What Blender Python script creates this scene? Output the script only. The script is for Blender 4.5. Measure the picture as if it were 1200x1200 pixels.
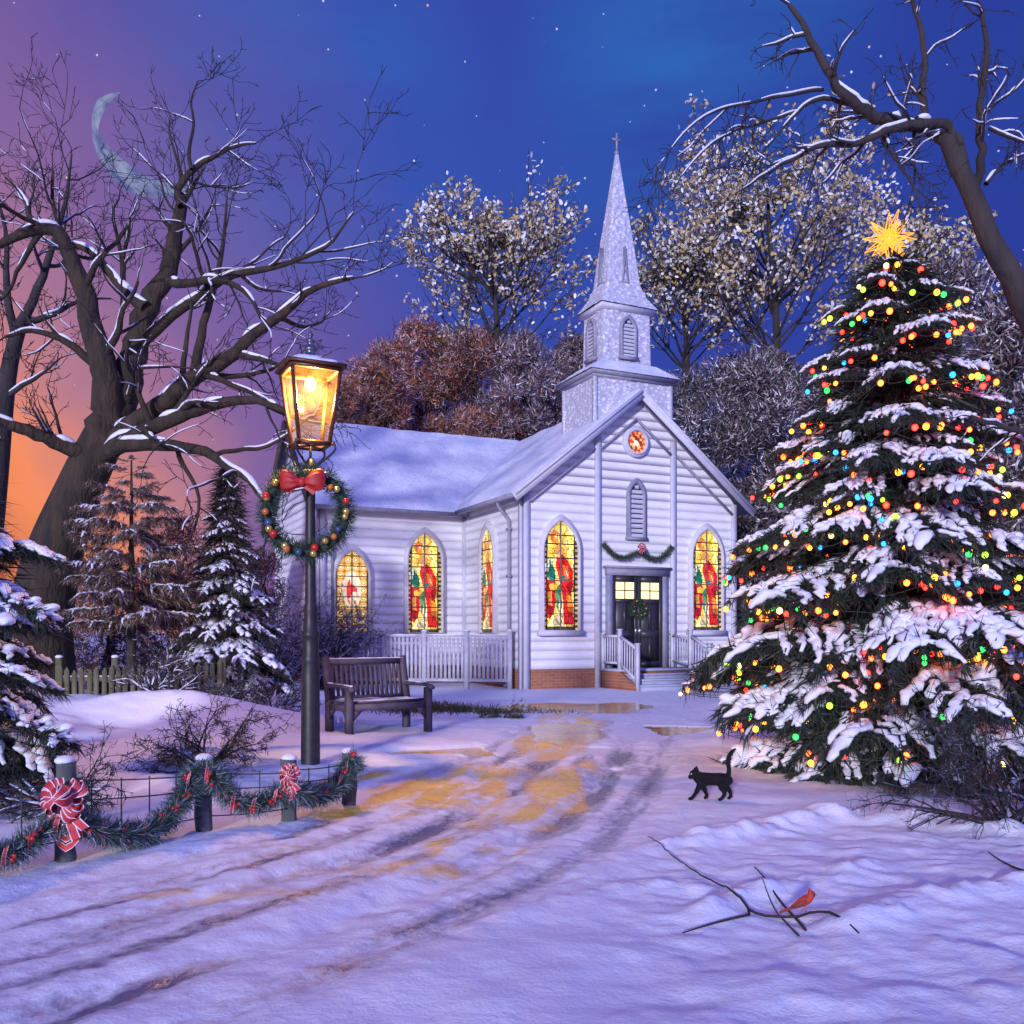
import bpy, math, random
import numpy as np
from mathutils import Vector, Matrix

# ------------------------------------------------------------------ clean start
for _o in list(bpy.data.objects):
    bpy.data.objects.remove(_o, do_unlink=True)
sc = bpy.context.scene
COL = sc.collection
R = math.radians
PI = math.pi
rng = np.random.default_rng(7)

# ------------------------------------------------------------------ camera
EYE = 1.33            # eye height in metres
HORIZ = 740.0         # photo row (1200 px) of the horizon
FPX = 1060.0          # focal length in photo pixels
cd = bpy.data.cameras.new('camera')
cam = bpy.data.objects.new('camera', cd)
COL.objects.link(cam)
cam.location = (0, 0, EYE)
cam.rotation_euler = (R(90), 0, 0)
cd.sensor_width = 36.0
cd.lens = 36.0 * FPX / 1200.0
cd.shift_y = (HORIZ - 600.0) / 1200.0
cd.clip_start = 0.05
cd.clip_end = 4000
sc.camera = cam

# ------------------------------------------------------------------ render settings
sc.render.engine = 'CYCLES'
cy = sc.cycles
cy.use_denoising = True
cy.max_bounces = 6
cy.diffuse_bounces = 3
cy.glossy_bounces = 3
cy.transmission_bounces = 4
cy.transparent_max_bounces = 8
cy.caustics_reflective = False
cy.caustics_refractive = False
cy.sample_clamp_indirect = 4.0
sc.view_settings.view_transform = 'Standard'
sc.view_settings.look = 'None'
sc.view_settings.exposure = 0.12
sc.view_settings.gamma = 1.0


# ------------------------------------------------------------------ node helpers
class NT:
    def __init__(self, tree):
        self.t = tree
        self.n = tree.nodes
        self.l = tree.links

    def new(self, typ, **kw):
        nd = self.n.new(typ)
        for k, v in kw.items():
            setattr(nd, k, v)
        return nd

    def link(self, a, b):
        self.l.new(a, b)

    def val(self, sock, v):
        if hasattr(v, 'is_linked') or isinstance(v, bpy.types.NodeSocket):
            self.l.new(v, sock)
        else:
            sock.default_value = v

    def math(self, op, a, b=0.0, c=0.0, clamp=False):
        nd = self.new('ShaderNodeMath', operation=op, use_clamp=clamp)
        self.val(nd.inputs[0], a)
        self.val(nd.inputs[1], b)
        if len(nd.inputs) > 2:
            self.val(nd.inputs[2], c)
        return nd.outputs[0]

    def noise(self, vec, scale, detail=3.0, rough=0.55, out='Fac', dim='3D'):
        nd = self.new('ShaderNodeTexNoise')
        nd.inputs['Scale'].default_value = scale
        nd.inputs['Detail'].default_value = detail
        nd.inputs['Roughness'].default_value = rough
        if vec is not None:
            self.link(vec, nd.inputs['Vector'])
        return nd.outputs[out]

    def ramp(self, fac, stops, interp='LINEAR'):
        nd = self.new('ShaderNodeValToRGB')
        cr = nd.color_ramp
        cr.interpolation = interp
        while len(cr.elements) < len(stops):
            cr.elements.new(0.5)
        for e, (p, c) in zip(cr.elements, stops):
            e.position = p
            e.color = (c[0], c[1], c[2], 1.0)
        self.val(nd.inputs[0], fac)
        return nd.outputs[0]

    def mix(self, fac, a, b, mode='MIX'):
        nd = self.new('ShaderNodeMix', data_type='RGBA', blend_type=mode)
        self.val(nd.inputs[0], fac)
        for s, v in ((nd.inputs[6], a), (nd.inputs[7], b)):
            if isinstance(v, bpy.types.NodeSocket):
                self.l.new(v, s)
            else:
                s.default_value = (v[0], v[1], v[2], 1.0)
        return nd.outputs[2]

    def bump(self, height, strength=0.3, dist=0.02):
        nd = self.new('ShaderNodeBump')
        nd.inputs['Strength'].default_value = strength
        nd.inputs['Distance'].default_value = dist
        self.link(height, nd.inputs['Height'])
        return nd.outputs[0]


# ------------------------------------------------------------------ sky: dusk sky with the afterglow low on one side
world = bpy.data.worlds.new('World')
sc.world = world
world.use_nodes = True
w = NT(world.node_tree)
w.n.clear()
wo = w.new('ShaderNodeOutputWorld')
bg = w.new('ShaderNodeBackground')
w.link(bg.outputs[0], wo.inputs[0])
tc = w.new('ShaderNodeTexCoord')
dirv = tc.outputs['Generated']
dot = w.new('ShaderNodeVectorMath', operation='DOT_PRODUCT')
gl = Vector((-0.80, 0.60, -0.10)).normalized()
dot.inputs[1].default_value = gl
w.link(dirv, dot.inputs[0])
cloud = w.noise(dirv, 2.6, 5.0, 0.6)
cl2 = w.math('MULTIPLY', w.math('SUBTRACT', cloud, 0.5), 0.16)
dd = w.math('ADD', dot.outputs['Value'], cl2)
f = w.math('MULTIPLY_ADD', dd, 0.5, 0.5)     # -1..1 -> 0..1
skyc = w.ramp(f, [
    (0.00, (0.24, 0.26, 1.02)),
    (0.28, (0.17, 0.21, 0.98)),
    (0.52, (0.022, 0.036, 0.28)),
    (0.70, (0.030, 0.048, 0.33)),
    (0.780, (0.040, 0.065, 0.38)),
    (0.838, (0.105, 0.080, 0.34)),
    (0.890, (0.22, 0.120, 0.32)),
    (0.920, (0.45, 0.19, 0.25)),
    (0.943, (0.88, 0.26, 0.11)),
    (0.965, (0.52, 0.15, 0.08)),
    (1.00, (0.26, 0.075, 0.07)),
])
# a teal band of high thin cloud
teal = w.noise(dirv, 1.7, 3.0, 0.5)
tf = w.math('MULTIPLY', w.math('SUBTRACT', teal, 0.50, clamp=True), 2.2, clamp=True)
nf = w.math('LESS_THAN', f, 0.88)
tf = w.math('MULTIPLY', tf, nf)
skyc = w.mix(w.math('MULTIPLY', tf, 0.40), skyc, (0.02, 0.14, 0.48))
# two bright streaks high in the middle of the sky
mpt = w.new('ShaderNodeMapping')
mpt.inputs['Scale'].default_value = (1.2, 1.2, 5.0)
mpt.inputs['Rotation'].default_value = (0, R(38), 0)
w.link(dirv, mpt.inputs['Vector'])
streak = w.noise(mpt.outputs[0], 2.4, 5.0, 0.6)
for tx, tz, amt in ((-.20, .50, .42), (.17, .53, .55)):
    tv = Vector((tx, .84, tz)).normalized()
    dn = w.new('ShaderNodeVectorMath', operation='DOT_PRODUCT')
    dn.inputs[1].default_value = tv
    w.link(dirv, dn.inputs[0])
    lobe = w.math('MULTIPLY', w.math('SUBTRACT', dn.outputs['Value'], 0.984, clamp=True), 62.0, clamp=True)
    k = w.math('MULTIPLY', lobe, w.math('MULTIPLY_ADD', w.math('SUBTRACT', streak, 0.36), 3.0, 0.0, clamp=True))
    skyc = w.mix(w.math('MULTIPLY', k, amt), skyc, (0.025, 0.17, 0.52))
# stars
vor = w.new('ShaderNodeTexVoronoi')
vor.inputs['Scale'].default_value = 95.0
w.link(dirv, vor.inputs['Vector'])
sep = w.new('ShaderNodeSeparateColor')
w.link(vor.outputs['Color'], sep.inputs[0])
rad = w.math('MULTIPLY_ADD', sep.outputs[1], 0.055, 0.050)
hit = w.math('LESS_THAN', vor.outputs['Distance'], rad)
pick = w.math('GREATER_THAN', sep.outputs[0], 0.72)
hit = w.math('MULTIPLY', hit, pick)
starc = w.ramp(sep.outputs[2], [(0.0, (0.45, 0.55, 1.0)), (0.8, (0.8, 0.8, 1.0)), (0.9, (1.0, 0.45, 0.3)), (1.0, (1.0, 0.6, 0.4))])
skyc = w.mix(w.math('MULTIPLY', hit, 0.75), skyc, starc)
w.link(skyc, bg.inputs['Color'])
bg.inputs['Strength'].default_value = 1.0

# ------------------------------------------------------------------ sun (the last cool light of dusk, low behind the viewer)
sd = bpy.data.lights.new('sun', 'SUN')
sd.energy = 3.1
sd.angle = R(4)
sd.color = (0.86, 0.84, 1.0)
sun = bpy.data.objects.new('sun', sd)
COL.objects.link(sun)
sunv = Vector((-0.26, -0.88, 0.165)).normalized()    # towards the sun
sun.rotation_euler = sunv.to_track_quat('Z', 'Y').to_euler()
sun.location = (0, -10, 12)


# ------------------------------------------------------------------ photo pixel -> metres
def P(px, py, Y):
    return np.array([(px - 600.0) / FPX * Y, Y, EYE + (HORIZ - py) / FPX * Y])


def G(px, py, z=0.0):
    Y = (EYE - z) * FPX / (py - HORIZ)
    return np.array([(px - 600.0) / FPX * Y, Y])


# ------------------------------------------------------------------ mesh builder
class MB:
    def __init__(self):
        self.V = []
        self.F = {}
        self.n = 0

    def add(self, V, F, col=None):
        V = np.asarray(V, float).reshape(-1, 3)
        self.V.append(V)
        if not isinstance(F, np.ndarray):
            ks = {}
            for i, f in enumerate(F):
                ks.setdefault(len(f), []).append(f)
            Fs = [np.array(v, int) for v in ks.values()]
        else:
            Fs = [F]
        for Fa in Fs:
            k = Fa.shape[1]
            if col is None:
                c = np.full((len(Fa), 3), 0.5)
            else:
                c = np.asarray(col, float)
                c = np.broadcast_to(c, (len(Fa), 3)) if c.ndim == 1 else c
            self.F.setdefault(k, []).append((Fa + self.n, c))
        self.n += len(V)
        return self

    def merge(self, other, M=None, off=(0, 0, 0)):
        if other.n == 0:
            return self
        V = np.concatenate(other.V)
        if M is not None:
            V = V @ np.asarray(M, float).T
        V = V + np.asarray(off, float)
        base = self.n
        self.V.append(V)
        for k, lst in other.F.items():
            for Fa, c in lst:
                self.F.setdefault(k, []).append((Fa + base, c))
        self.n += len(V)
        return self

    # ---- shapes
    def box(self, c, s, rz=0.0, col=None):
        c = np.asarray(c, float)
        h = np.asarray(s, float) / 2
        v = np.array([[x, y, z] for z in (-1, 1) for y in (-1, 1) for x in (-1, 1)], float) * h
        if rz:
            ca, sa = math.cos(rz), math.sin(rz)
            v = np.stack([v[:, 0] * ca - v[:, 1] * sa, v[:, 0] * sa + v[:, 1] * ca, v[:, 2]], 1)
        f = np.array([[0, 2, 3, 1], [4, 5, 7, 6], [0, 1, 5, 4], [2, 6, 7, 3], [0, 4, 6, 2], [1, 3, 7, 5]])
        return self.add(v + c, f, col)

    def beam(self, a, b, wd, ht, up=(0, 0, 1), col=None):
        a = np.asarray(a, float)
        b = np.asarray(b, float)
        t = b - a
        t = t / np.linalg.norm(t)
        u = np.asarray(up, float)
        s = np.cross(t, u)
        if np.linalg.norm(s) < 1e-6:
            s = np.cross(t, (1, 0, 0))
        s /= np.linalg.norm(s)
        u = np.cross(s, t)
        v = []
        for p in (a, b):
            for ds, du in ((-1, -1), (1, -1), (1, 1), (-1, 1)):
                v.append(p + s * ds * wd / 2 + u * du * ht / 2)
        f = np.array([[0, 1, 2, 3], [7, 6, 5, 4], [0, 4, 5, 1], [1, 5, 6, 2], [2, 6, 7, 3], [3, 7, 4, 0]])
        return self.add(v, f, col)

    def tube(self, path, rad, n=6, cap=True, squash=None, col=None, up=None):
        p = np.asarray(path, float)
        m = len(p)
        r = np.broadcast_to(np.asarray(rad, float), (m,))
        T = np.gradient(p, axis=0)
        T /= (np.linalg.norm(T, axis=1, keepdims=True) + 1e-12)
        if up is None:
            ref = np.eye(3)[np.argmin(np.abs(T).max(0))]
        else:
            ref = np.asarray(up, float)
        A = np.cross(T, ref)
        A /= (np.linalg.norm(A, axis=1, keepdims=True) + 1e-12)
        B = np.cross(A, T)
        th = np.arange(n) * (2 * PI / n)
        ca, sa = np.cos(th), np.sin(th)
        if squash is not None:
            sa = sa * squash
        V = p[:, None, :] + r[:, None, None] * (A[:, None, :] * ca[None, :, None] + B[:, None, :] * sa[None, :, None])
        V = V.reshape(-1, 3)
        i = np.arange(m - 1)[:, None] * n
        j = np.arange(n)[None, :]
        j2 = (j + 1) % n
        F = np.stack([i + j, i + n + j, i + n + j2, i + j2], -1).reshape(-1, 4)
        self.add(V, F, col)
        if cap:
            b0 = self.n - m * n
            e = [list(range(n))]
            e2 = [list(range((m - 1) * n, m * n))[::-1]]
            for lst in (e, e2):
                Fa = np.array(lst, int)
                c = np.full((1, 3), 0.5) if col is None else np.broadcast_to(np.asarray(col, float), (1, 3))
                self.F.setdefault(n, []).append((Fa + b0, c))
        return self

    def lathe(self, prof, c=(0, 0, 0), n=20, col=None):
        pr = np.asarray(prof, float)
        c = np.asarray(c, float)
        m = len(pr)
        th = np.arange(n) * 2 * PI / n
        V = np.stack([pr[:, 0][:, None] * np.cos(th), pr[:, 0][:, None] * np.sin(th), np.repeat(pr[:, 1][:, None], n, 1)], -1).reshape(-1, 3) + c
        i = np.arange(m - 1)[:, None] * n
        j = np.arange(n)[None, :]
        j2 = (j + 1) % n
        F = np.stack([i + j, i + j2, i + n + j2, i + n + j], -1).reshape(-1, 4)
        return self.add(V, F, col)

    def sphere(self, c, r, n=10, m=7, col=None, sz=(1, 1, 1)):
        t = np.linspace(0, PI, m)
        pr = np.stack([np.sin(t) * 1.0, -np.cos(t)], 1)
        pr[0, 0] = pr[-1, 0] = 1e-3
        th = np.arange(n) * 2 * PI / n
        V = np.stack([pr[:, 0][:, None] * np.cos(th), pr[:, 0][:, None] * np.sin(th), np.repeat(pr[:, 1][:, None], n, 1)], -1).reshape(-1, 3)
        V = V * np.asarray(sz) * r + np.asarray(c, float)
        i = np.arange(m - 1)[:, None] * n
        j = np.arange(n)[None, :]
        j2 = (j + 1) % n
        F = np.stack([i + j, i + j2, i + n + j2, i + n + j], -1).reshape(-1, 4)
        return self.add(V, F, col)

    def prism(self, poly, fn, d0, d1, col=None):
        """extrude a 2-D outline: fn(s, z, depth) -> point"""
        k = len(poly)
        V = [fn(s, z, d0) for s, z in poly] + [fn(s, z, d1) for s, z in poly]
        F = [list(range(k)), list(range(2 * k - 1, k - 1, -1))]
        for i in range(k):
            j = (i + 1) % k
            F.append([i, i + k, j + k, j])
        return self.add(V, F, col)

    def ring(self, inner, outer, fn, d0, d1, closed=True, col=None):
        """a frame between two outlines of equal length, front at d1"""
        k = len(inner)
        V = [fn(s, z, d0) for s, z in outer] + [fn(s, z, d1) for s, z in outer] + [fn(s, z, d1) for s, z in inner] + [fn(s, z, d0) for s, z in inner]
        F = []
        for i in range(k if closed else k - 1):
            j = (i + 1) % k
            for a in range(3):
                F.append([a * k + i, a * k + j, (a + 1) * k + j, (a + 1) * k + i])
        return self.add(V, F, col)

    def slivers(self, Pt, D, L, wd, col=None, rg=rng):
        """thin triangles: needles and twigs"""
        Pt = np.asarray(Pt, float)
        D = np.asarray(D, float)
        n = len(Pt)
        D = D / (np.linalg.norm(D, axis=1, keepdims=True) + 1e-9)
        S = np.cross(D, rg.normal(size=(n, 3)))
        S /= (np.linalg.norm(S, axis=1, keepdims=True) + 1e-9)
        L = np.broadcast_to(np.asarray(L, float), (n,))[:, None]
        wd = np.broadcast_to(np.asarray(wd, float), (n,))[:, None]
        V = np.stack([Pt - S * wd / 2, Pt + S * wd / 2, Pt + D * L], 1).reshape(-1, 3)
        F = np.arange(3 * n).reshape(n, 3)
        return self.add(V, F, col)

    def leaves(self, Pt, L, wd, col=None, rg=rng):
        """small oval leaf faces in all directions"""
        n = len(Pt)
        D = rg.normal(size=(n, 3))
        D /= np.linalg.norm(D, axis=1, keepdims=True)
        S = np.cross(D, rg.normal(size=(n, 3)))
        S /= np.linalg.norm(S, axis=1, keepdims=True)
        L = np.broadcast_to(np.asarray(L, float), (n,))[:, None]
        W = np.broadcast_to(np.asarray(wd, float), (n,))[:, None]
        pts = [Pt]
        for a, b in ((.25, .42), (.6, .5), (.88, .28), (1.0, 0.0), (.88, -.28), (.6, -.5), (.25, -.42)):
            pts.append(Pt + D * L * a + S * W * b)
        V = np.stack(pts, 1).reshape(-1, 3)
        F = np.arange(8 * n).reshape(n, 8)
        return self.add(V, F, col)

    def build(self, name, mat, parent=None, smooth=False, world=False, loc=None):
        V = np.concatenate(self.V) if self.V else np.zeros((0, 3))
        if world and parent is not None:
            V = V - np.array(parent.location)
        if loc is not None:
            V = V - np.asarray(loc, float)
        me = bpy.data.meshes.new(name)
        loops, starts, cols, tot = [], [], [], 0
        for k, lst in self.F.items():
            Fa = np.concatenate([a for a, _ in lst])
            Ca = np.concatenate([c for _, c in lst])
            loops.append(Fa.reshape(-1))
            starts.append(tot + np.arange(len(Fa)) * k)
            cols.append(np.repeat(Ca, k, 0))
            tot += Fa.size
        loops = np.concatenate(loops)
        starts = np.concatenate(starts)
        cols = np.concatenate(cols)
        me.vertices.add(len(V))
        me.vertices.foreach_set('co', V.astype(np.float32).reshape(-1))
        me.loops.add(len(loops))
        me.loops.foreach_set('vertex_index', loops.astype(np.int32))
        me.polygons.add(len(starts))
        me.polygons.foreach_set('loop_start', starts.astype(np.int32))
        if smooth:
            me.polygons.foreach_set('use_smooth', np.ones(len(starts), bool))
        me.update(calc_edges=True)
        at = me.color_attributes.new('Col', 'FLOAT_COLOR', 'CORNER')
        c4 = np.ones((len(cols), 4), np.float32)
        c4[:, :3] = cols
        at.data.foreach_set('color', c4.reshape(-1))
        me.validate()
        o = bpy.data.objects.new(name, me)
        COL.objects.link(o)
        me.materials.append(mat)
        if parent is not None:
            o.parent = parent
        if loc is not None:
            o.location = loc
        return o


def tag(o, label=None, cat=None, group=None, kind=None):
    if label:
        o['label'] = label
    if cat:
        o['category'] = cat
    if group:
        o['group'] = group
    if kind:
        o['kind'] = kind
    return o


def thing(name, label, cat, loc=(0, 0, 0), rz=0.0, group=None):
    o = bpy.data.objects.new(name, None)
    COL.objects.link(o)
    o.location = loc
    o.rotation_euler = (0, 0, rz)
    o.empty_display_size = 0.2
    return tag(o, label, cat, group)


# ------------------------------------------------------------------ value noise
def vnoise(x, y, seed=0):
    xi = np.floor(x).astype(np.int64)
    yi = np.floor(y).astype(np.int64)
    xf = x - xi
    yf = y - yi

    def h(a, b):
        n = (a * 374761393 + b * 668265263 + seed * 974711) & 0x7fffffff
        n = ((n ^ (n >> 13)) * 1274126177) & 0x7fffffff
        n = n ^ (n >> 16)
        return (n & 0xffff) / 65535.0
    u = xf * xf * (3 - 2 * xf)
    v = yf * yf * (3 - 2 * yf)
    return (h(xi, yi) * (1 - u) + h(xi + 1, yi) * u) * (1 - v) + (h(xi, yi + 1) * (1 - u) + h(xi + 1, yi + 1) * u) * v


def fbm(x, y, seed=0, oct=4, gain=.5):
    s = 0.0
    a = 1.0
    t = 0.0
    for o in range(oct):
        s = s + a * vnoise(x * 2 ** o + 17.3 * o, y * 2 ** o + 9.1 * o, seed + o)
        t += a
        a *= gain
    return s / t - 0.5
# ------------------------------------------------------------------ materials
def material(name):
    m = bpy.data.materials.new(name)
    m.use_nodes = True
    t = NT(m.node_tree)
    b = [n for n in m.node_tree.nodes if n.type == 'BSDF_PRINCIPLED'][0]
    return m, t, b


def simple(name, c1, c2=None, scale=8.0, rough=0.7, bump=0.0, bscale=40.0, bdist=0.01, metal=0.0, detail=4.0, stretch=None):
    m, t, b = material(name)
    g = t.new('ShaderNodeTexCoord').outputs['Object']
    if stretch:
        mp = t.new('ShaderNodeMapping')
        mp.inputs['Scale'].default_value = stretch
        t.link(g, mp.inputs['Vector'])
        g = mp.outputs[0]
    c2 = c2 or tuple(x * 0.7 for x in c1)
    fac = t.noise(g, scale, detail)
    col = t.ramp(fac, [(0.32, c1), (0.68, c2)])
    t.link(col, b.inputs['Base Color'])
    b.inputs['Roughness'].default_value = rough
    b.inputs['Metallic'].default_value = metal
    if bump:
        t.link(t.bump(t.noise(g, bscale, 5.0), bump, bdist), b.inputs['Normal'])
    return m


def vcol(name, rough=0.8, emit=0.0, mul=1.0, noise=0.25, nscale=30.0, trans=0.0):
    """base colour from the mesh's own colour attribute, broken up with noise"""
    m, t, b = material(name)
    at = t.new('ShaderNodeVertexColor', layer_name='Col')
    col = at.outputs[0]
    if noise:
        g = t.new('ShaderNodeTexCoord').outputs['Object']
        nz = t.noise(g, nscale, 4.0)
        k = t.math('MULTIPLY_ADD', nz, noise * 2, mul - noise)
        cmb = t.new('ShaderNodeCombineColor')
        for i in range(3):
            t.link(k, cmb.inputs[i])
        col = t.mix(1.0, col, cmb.outputs[0], 'MULTIPLY')
    t.link(col, b.inputs['Base Color'])
    b.inputs['Roughness'].default_value = rough
    if emit:
        t.link(at.outputs[0], b.inputs['Emission Color'])
        b.inputs['Emission Strength'].default_value = emit
    return m


def glow(name, c, s):
    m, t, b = material(name)
    b.inputs['Base Color'].default_value = (c[0] * .5, c[1] * .5, c[2] * .5, 1)
    b.inputs['Emission Color'].default_value = (c[0], c[1], c[2], 1)
    b.inputs['Emission Strength'].default_value = s
    b.inputs['Roughness'].default_value = 0.3
    return m


def frosted_bulb(name, c, core, s):
    """a frosted globe: the filament shows brightest through the middle"""
    m, t, b = material(name)
    lw = t.new('ShaderNodeLayerWeight')
    lw.inputs['Blend'].default_value = 0.35
    col = t.ramp(lw.outputs['Facing'], [(0.0, core), (0.30, tuple(.45 * a + .55 * k for a, k in zip(c, core))), (0.55, c), (1.0, tuple(.45 * a for a in c))])
    b.inputs['Base Color'].default_value = (c[0] * .3, c[1] * .3, c[2] * .3, 1)
    t.link(col, b.inputs['Emission Color'])
    b.inputs['Emission Strength'].default_value = s
    b.inputs['Roughness'].default_value = 0.5
    return m


M = {}


def snow_mat(name, bumpscale=22.0, bump=0.35, dist=0.012, c=(0.80, 0.82, 0.88)):
    m, t, b = material(name)
    g = t.new('ShaderNodeTexCoord').outputs['Object']
    n1 = t.noise(g, bumpscale, 5.0, 0.6)
    n2 = t.noise(g, 2.2, 3.0)
    col = t.mix(n2, c, (c[0] * .90, c[1] * .91, c[2] * .97))
    t.link(col, b.inputs['Base Color'])
    b.inputs['Roughness'].default_value = 0.65
    b.inputs['Specular IOR Level'].default_value = 0.35
    t.link(t.bump(n1, bump, dist), b.inputs['Normal'])
    return m


M['snow'] = snow_mat('snow')
M['bough_snow'] = snow_mat('bough_snow', 30.0, 0.5, 0.012)
M['wet_snow'] = snow_mat('frost', 55.0, 0.6, 0.006, (0.70, 0.71, 0.78))


def roof_snow_mat():
    m, t, b = material('roof_snow')
    g = t.new('ShaderNodeTexCoord').outputs['Object']
    n0 = t.noise(g, 0.9, 6.0, 0.62)
    n1 = t.noise(g, 26.0, 4.0, 0.6)
    col = t.ramp(n0, [(0.36, (0.54, 0.58, 0.76)), (0.50, (0.74, 0.76, 0.87)), (0.64, (0.88, 0.89, 0.94))])
    n2 = t.noise(g, 15.0, 4.0, 0.75)
    col = t.mix(t.math('MULTIPLY_ADD', t.math('SUBTRACT', n2, 0.50), 3.2, 0.0, clamp=True), col, (0.40, 0.45, 0.62))
    t.link(col, b.inputs['Base Color'])
    b.inputs['Roughness'].default_value = 0.7
    t.link(t.bump(t.math('ADD', n1, n2), 0.8, 0.03), b.inputs['Normal'])
    return m


M['roof_snow'] = roof_snow_mat()


def ground_mat():
    m, t, b = material('trodden_snow')
    g = t.new('ShaderNodeTexCoord').outputs['Object']
    at = t.new('ShaderNodeVertexColor', layer_name='Col')
    sp = t.new('ShaderNodeSeparateColor')
    t.link(at.outputs[0], sp.inputs[0])
    n1 = t.noise(g, 16.0, 6.0, 0.65)
    n2 = t.noise(g, 1.3, 3.0)
    n3 = t.noise(g, 5.0, 5.0, 0.7)
    snow = t.mix(n2, (0.83, 0.84, 0.90), (0.72, 0.74, 0.84))
    # umber rut slush; the golden glow on the road is painted in as amber
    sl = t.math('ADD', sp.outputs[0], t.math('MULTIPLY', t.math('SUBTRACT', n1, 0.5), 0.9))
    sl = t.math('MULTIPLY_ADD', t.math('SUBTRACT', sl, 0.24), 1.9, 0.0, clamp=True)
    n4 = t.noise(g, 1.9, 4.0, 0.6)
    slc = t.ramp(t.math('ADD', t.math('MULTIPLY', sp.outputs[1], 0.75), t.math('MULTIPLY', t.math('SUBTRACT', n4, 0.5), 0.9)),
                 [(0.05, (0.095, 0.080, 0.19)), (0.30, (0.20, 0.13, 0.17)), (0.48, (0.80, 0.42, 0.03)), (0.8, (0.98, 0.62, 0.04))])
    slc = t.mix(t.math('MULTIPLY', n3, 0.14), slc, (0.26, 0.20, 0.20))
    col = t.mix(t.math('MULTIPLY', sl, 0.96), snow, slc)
    t.link(col, b.inputs['Base Color'])
    t.link(t.math('MULTIPLY_ADD', sl, -0.42, 0.66), b.inputs['Roughness'])
    hh = t.math('ADD', n1, t.math('MULTIPLY', t.noise(g, 60.0, 3.0), 0.35))
    t.link(t.bump(hh, 0.42, 0.022), b.inputs['Normal'])
    return m


M['ground'] = ground_mat()


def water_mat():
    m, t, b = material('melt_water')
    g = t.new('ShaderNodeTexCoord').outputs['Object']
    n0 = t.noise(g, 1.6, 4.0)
    col = t.ramp(n0, [(0.35, (0.85, 0.50, 0.05)), (0.6, (0.50, 0.28, 0.06))])  # golden window reflections put into the water's own colour
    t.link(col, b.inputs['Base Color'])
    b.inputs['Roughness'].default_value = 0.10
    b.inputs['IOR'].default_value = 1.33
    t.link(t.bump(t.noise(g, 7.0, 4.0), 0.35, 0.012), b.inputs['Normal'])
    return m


M['water'] = water_mat()


def siding_mat():
    m, t, b = material('weathered_white_paint')
    g = t.new('ShaderNodeTexCoord').outputs['Object']
    mp = t.new('ShaderNodeMapping')
    mp.inputs['Scale'].default_value = (1.0, 1.0, 2.6)
    t.link(g, mp.inputs['Vector'])
    n0 = t.noise(mp.outputs[0], 1.5, 6.0, 0.65)
    n1 = t.noise(g, 34.0, 4.0)
    n2 = t.noise(g, 3.5, 5.0, 0.7)
    col = t.ramp(n0, [(0.28, (0.74, 0.74, 0.78)), (0.50, (0.84, 0.84, 0.87)), (0.75, (0.90, 0.90, 0.92))])
    pit = t.math('GREATER_THAN', t.math('MULTIPLY', n1, n2), 0.385)
    col = t.mix(t.math('MULTIPLY', pit, 0.30), col, (0.40, 0.40, 0.44))
    t.link(col, b.inputs['Base Color'])
    b.inputs['Roughness'].default_value = 0.6
    t.link(t.bump(n1, 0.25, 0.006), b.inputs['Normal'])
    return m


M['siding'] = siding_mat()
M['trim'] = simple('painted_trim', (0.60, 0.60, 0.67), (0.50, 0.50, 0.58), 6.0, 0.55, 0.15, 40.0, 0.004)
M['pale_trim'] = simple('pale_trim', (0.66, 0.64, 0.66), (0.54, 0.52, 0.55), 7.0, 0.55, 0.15, 40.0, 0.004)
M['grey_trim'] = simple('grey_trim', (0.30, 0.30, 0.38), (0.22, 0.22, 0.29), 6.0, 0.55, 0.15, 40.0, 0.004)
M['step'] = simple('painted_step', (0.40, 0.42, 0.55), (0.30, 0.32, 0.45), 5.0, 0.6, 0.2, 30.0, 0.004)
M['door'] = simple('door_paint', (0.045, 0.040, 0.050), (0.030, 0.027, 0.034), 8.0, 0.42, 0.15, 30.0, 0.003, stretch=(6, 6, 1))
M['barge'] = simple('barge_wood', (0.10, 0.065, 0.055), (0.06, 0.04, 0.04), 6.0, 0.7, 0.2)
M['iron'] = simple('dark_iron', (0.040, 0.036, 0.040), (0.026, 0.024, 0.028), 14.0, 0.48, 0.3, 60.0, 0.003, metal=0.35)
M['finial'] = simple('polished_iron', (0.20, 0.21, 0.25), (0.12, 0.13, 0.16), 14.0, 0.32, 0.2, 60.0, 0.003, metal=0.8)
M['lantern'] = simple('lantern_copper', (0.16, 0.07, 0.035), (0.09, 0.04, 0.025), 10.0, 0.45, 0.2, 60.0, 0.003, metal=0.5)
M['bench'] = simple('weathered_bench_wood', (0.085, 0.075, 0.105), (0.050, 0.044, 0.065), 7.0, 0.7, 0.5, 30.0, 0.006, stretch=(1, 1, 1))
M['post'] = simple('mossy_post_wood', (0.045, 0.055, 0.050), (0.12, 0.13, 0.13), 14.0, 0.85, 0.7, 40.0, 0.01, stretch=(1, 1, .35))
M['wire'] = simple('dark_wire', (0.045, 0.05, 0.045), None, 10.0, 0.6)
M['old_fence'] = simple('mossy_fence_wood', (0.085, 0.085, 0.035), (0.16, 0.15, 0.085), 5.0, 0.85, 0.4, 24.0, 0.01, stretch=(1, 1, .3))
M['white_fence'] = simple('fence_paint', (0.56, 0.56, 0.62), (0.42, 0.42, 0.49), 9.0, 0.6, 0.2)
M['bark'] = simple('brown_bark', (0.058, 0.040, 0.022), (0.020, 0.014, 0.011), 5.0, 0.9, 1.0, 13.0, 0.06, stretch=(1, 1, .3))
M['dark_bark'] = simple('dark_bark', (0.050, 0.038, 0.034), (0.020, 0.016, 0.017), 5.0, 0.9, 0.9, 18.0, 0.03, stretch=(1, 1, .35))
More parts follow.
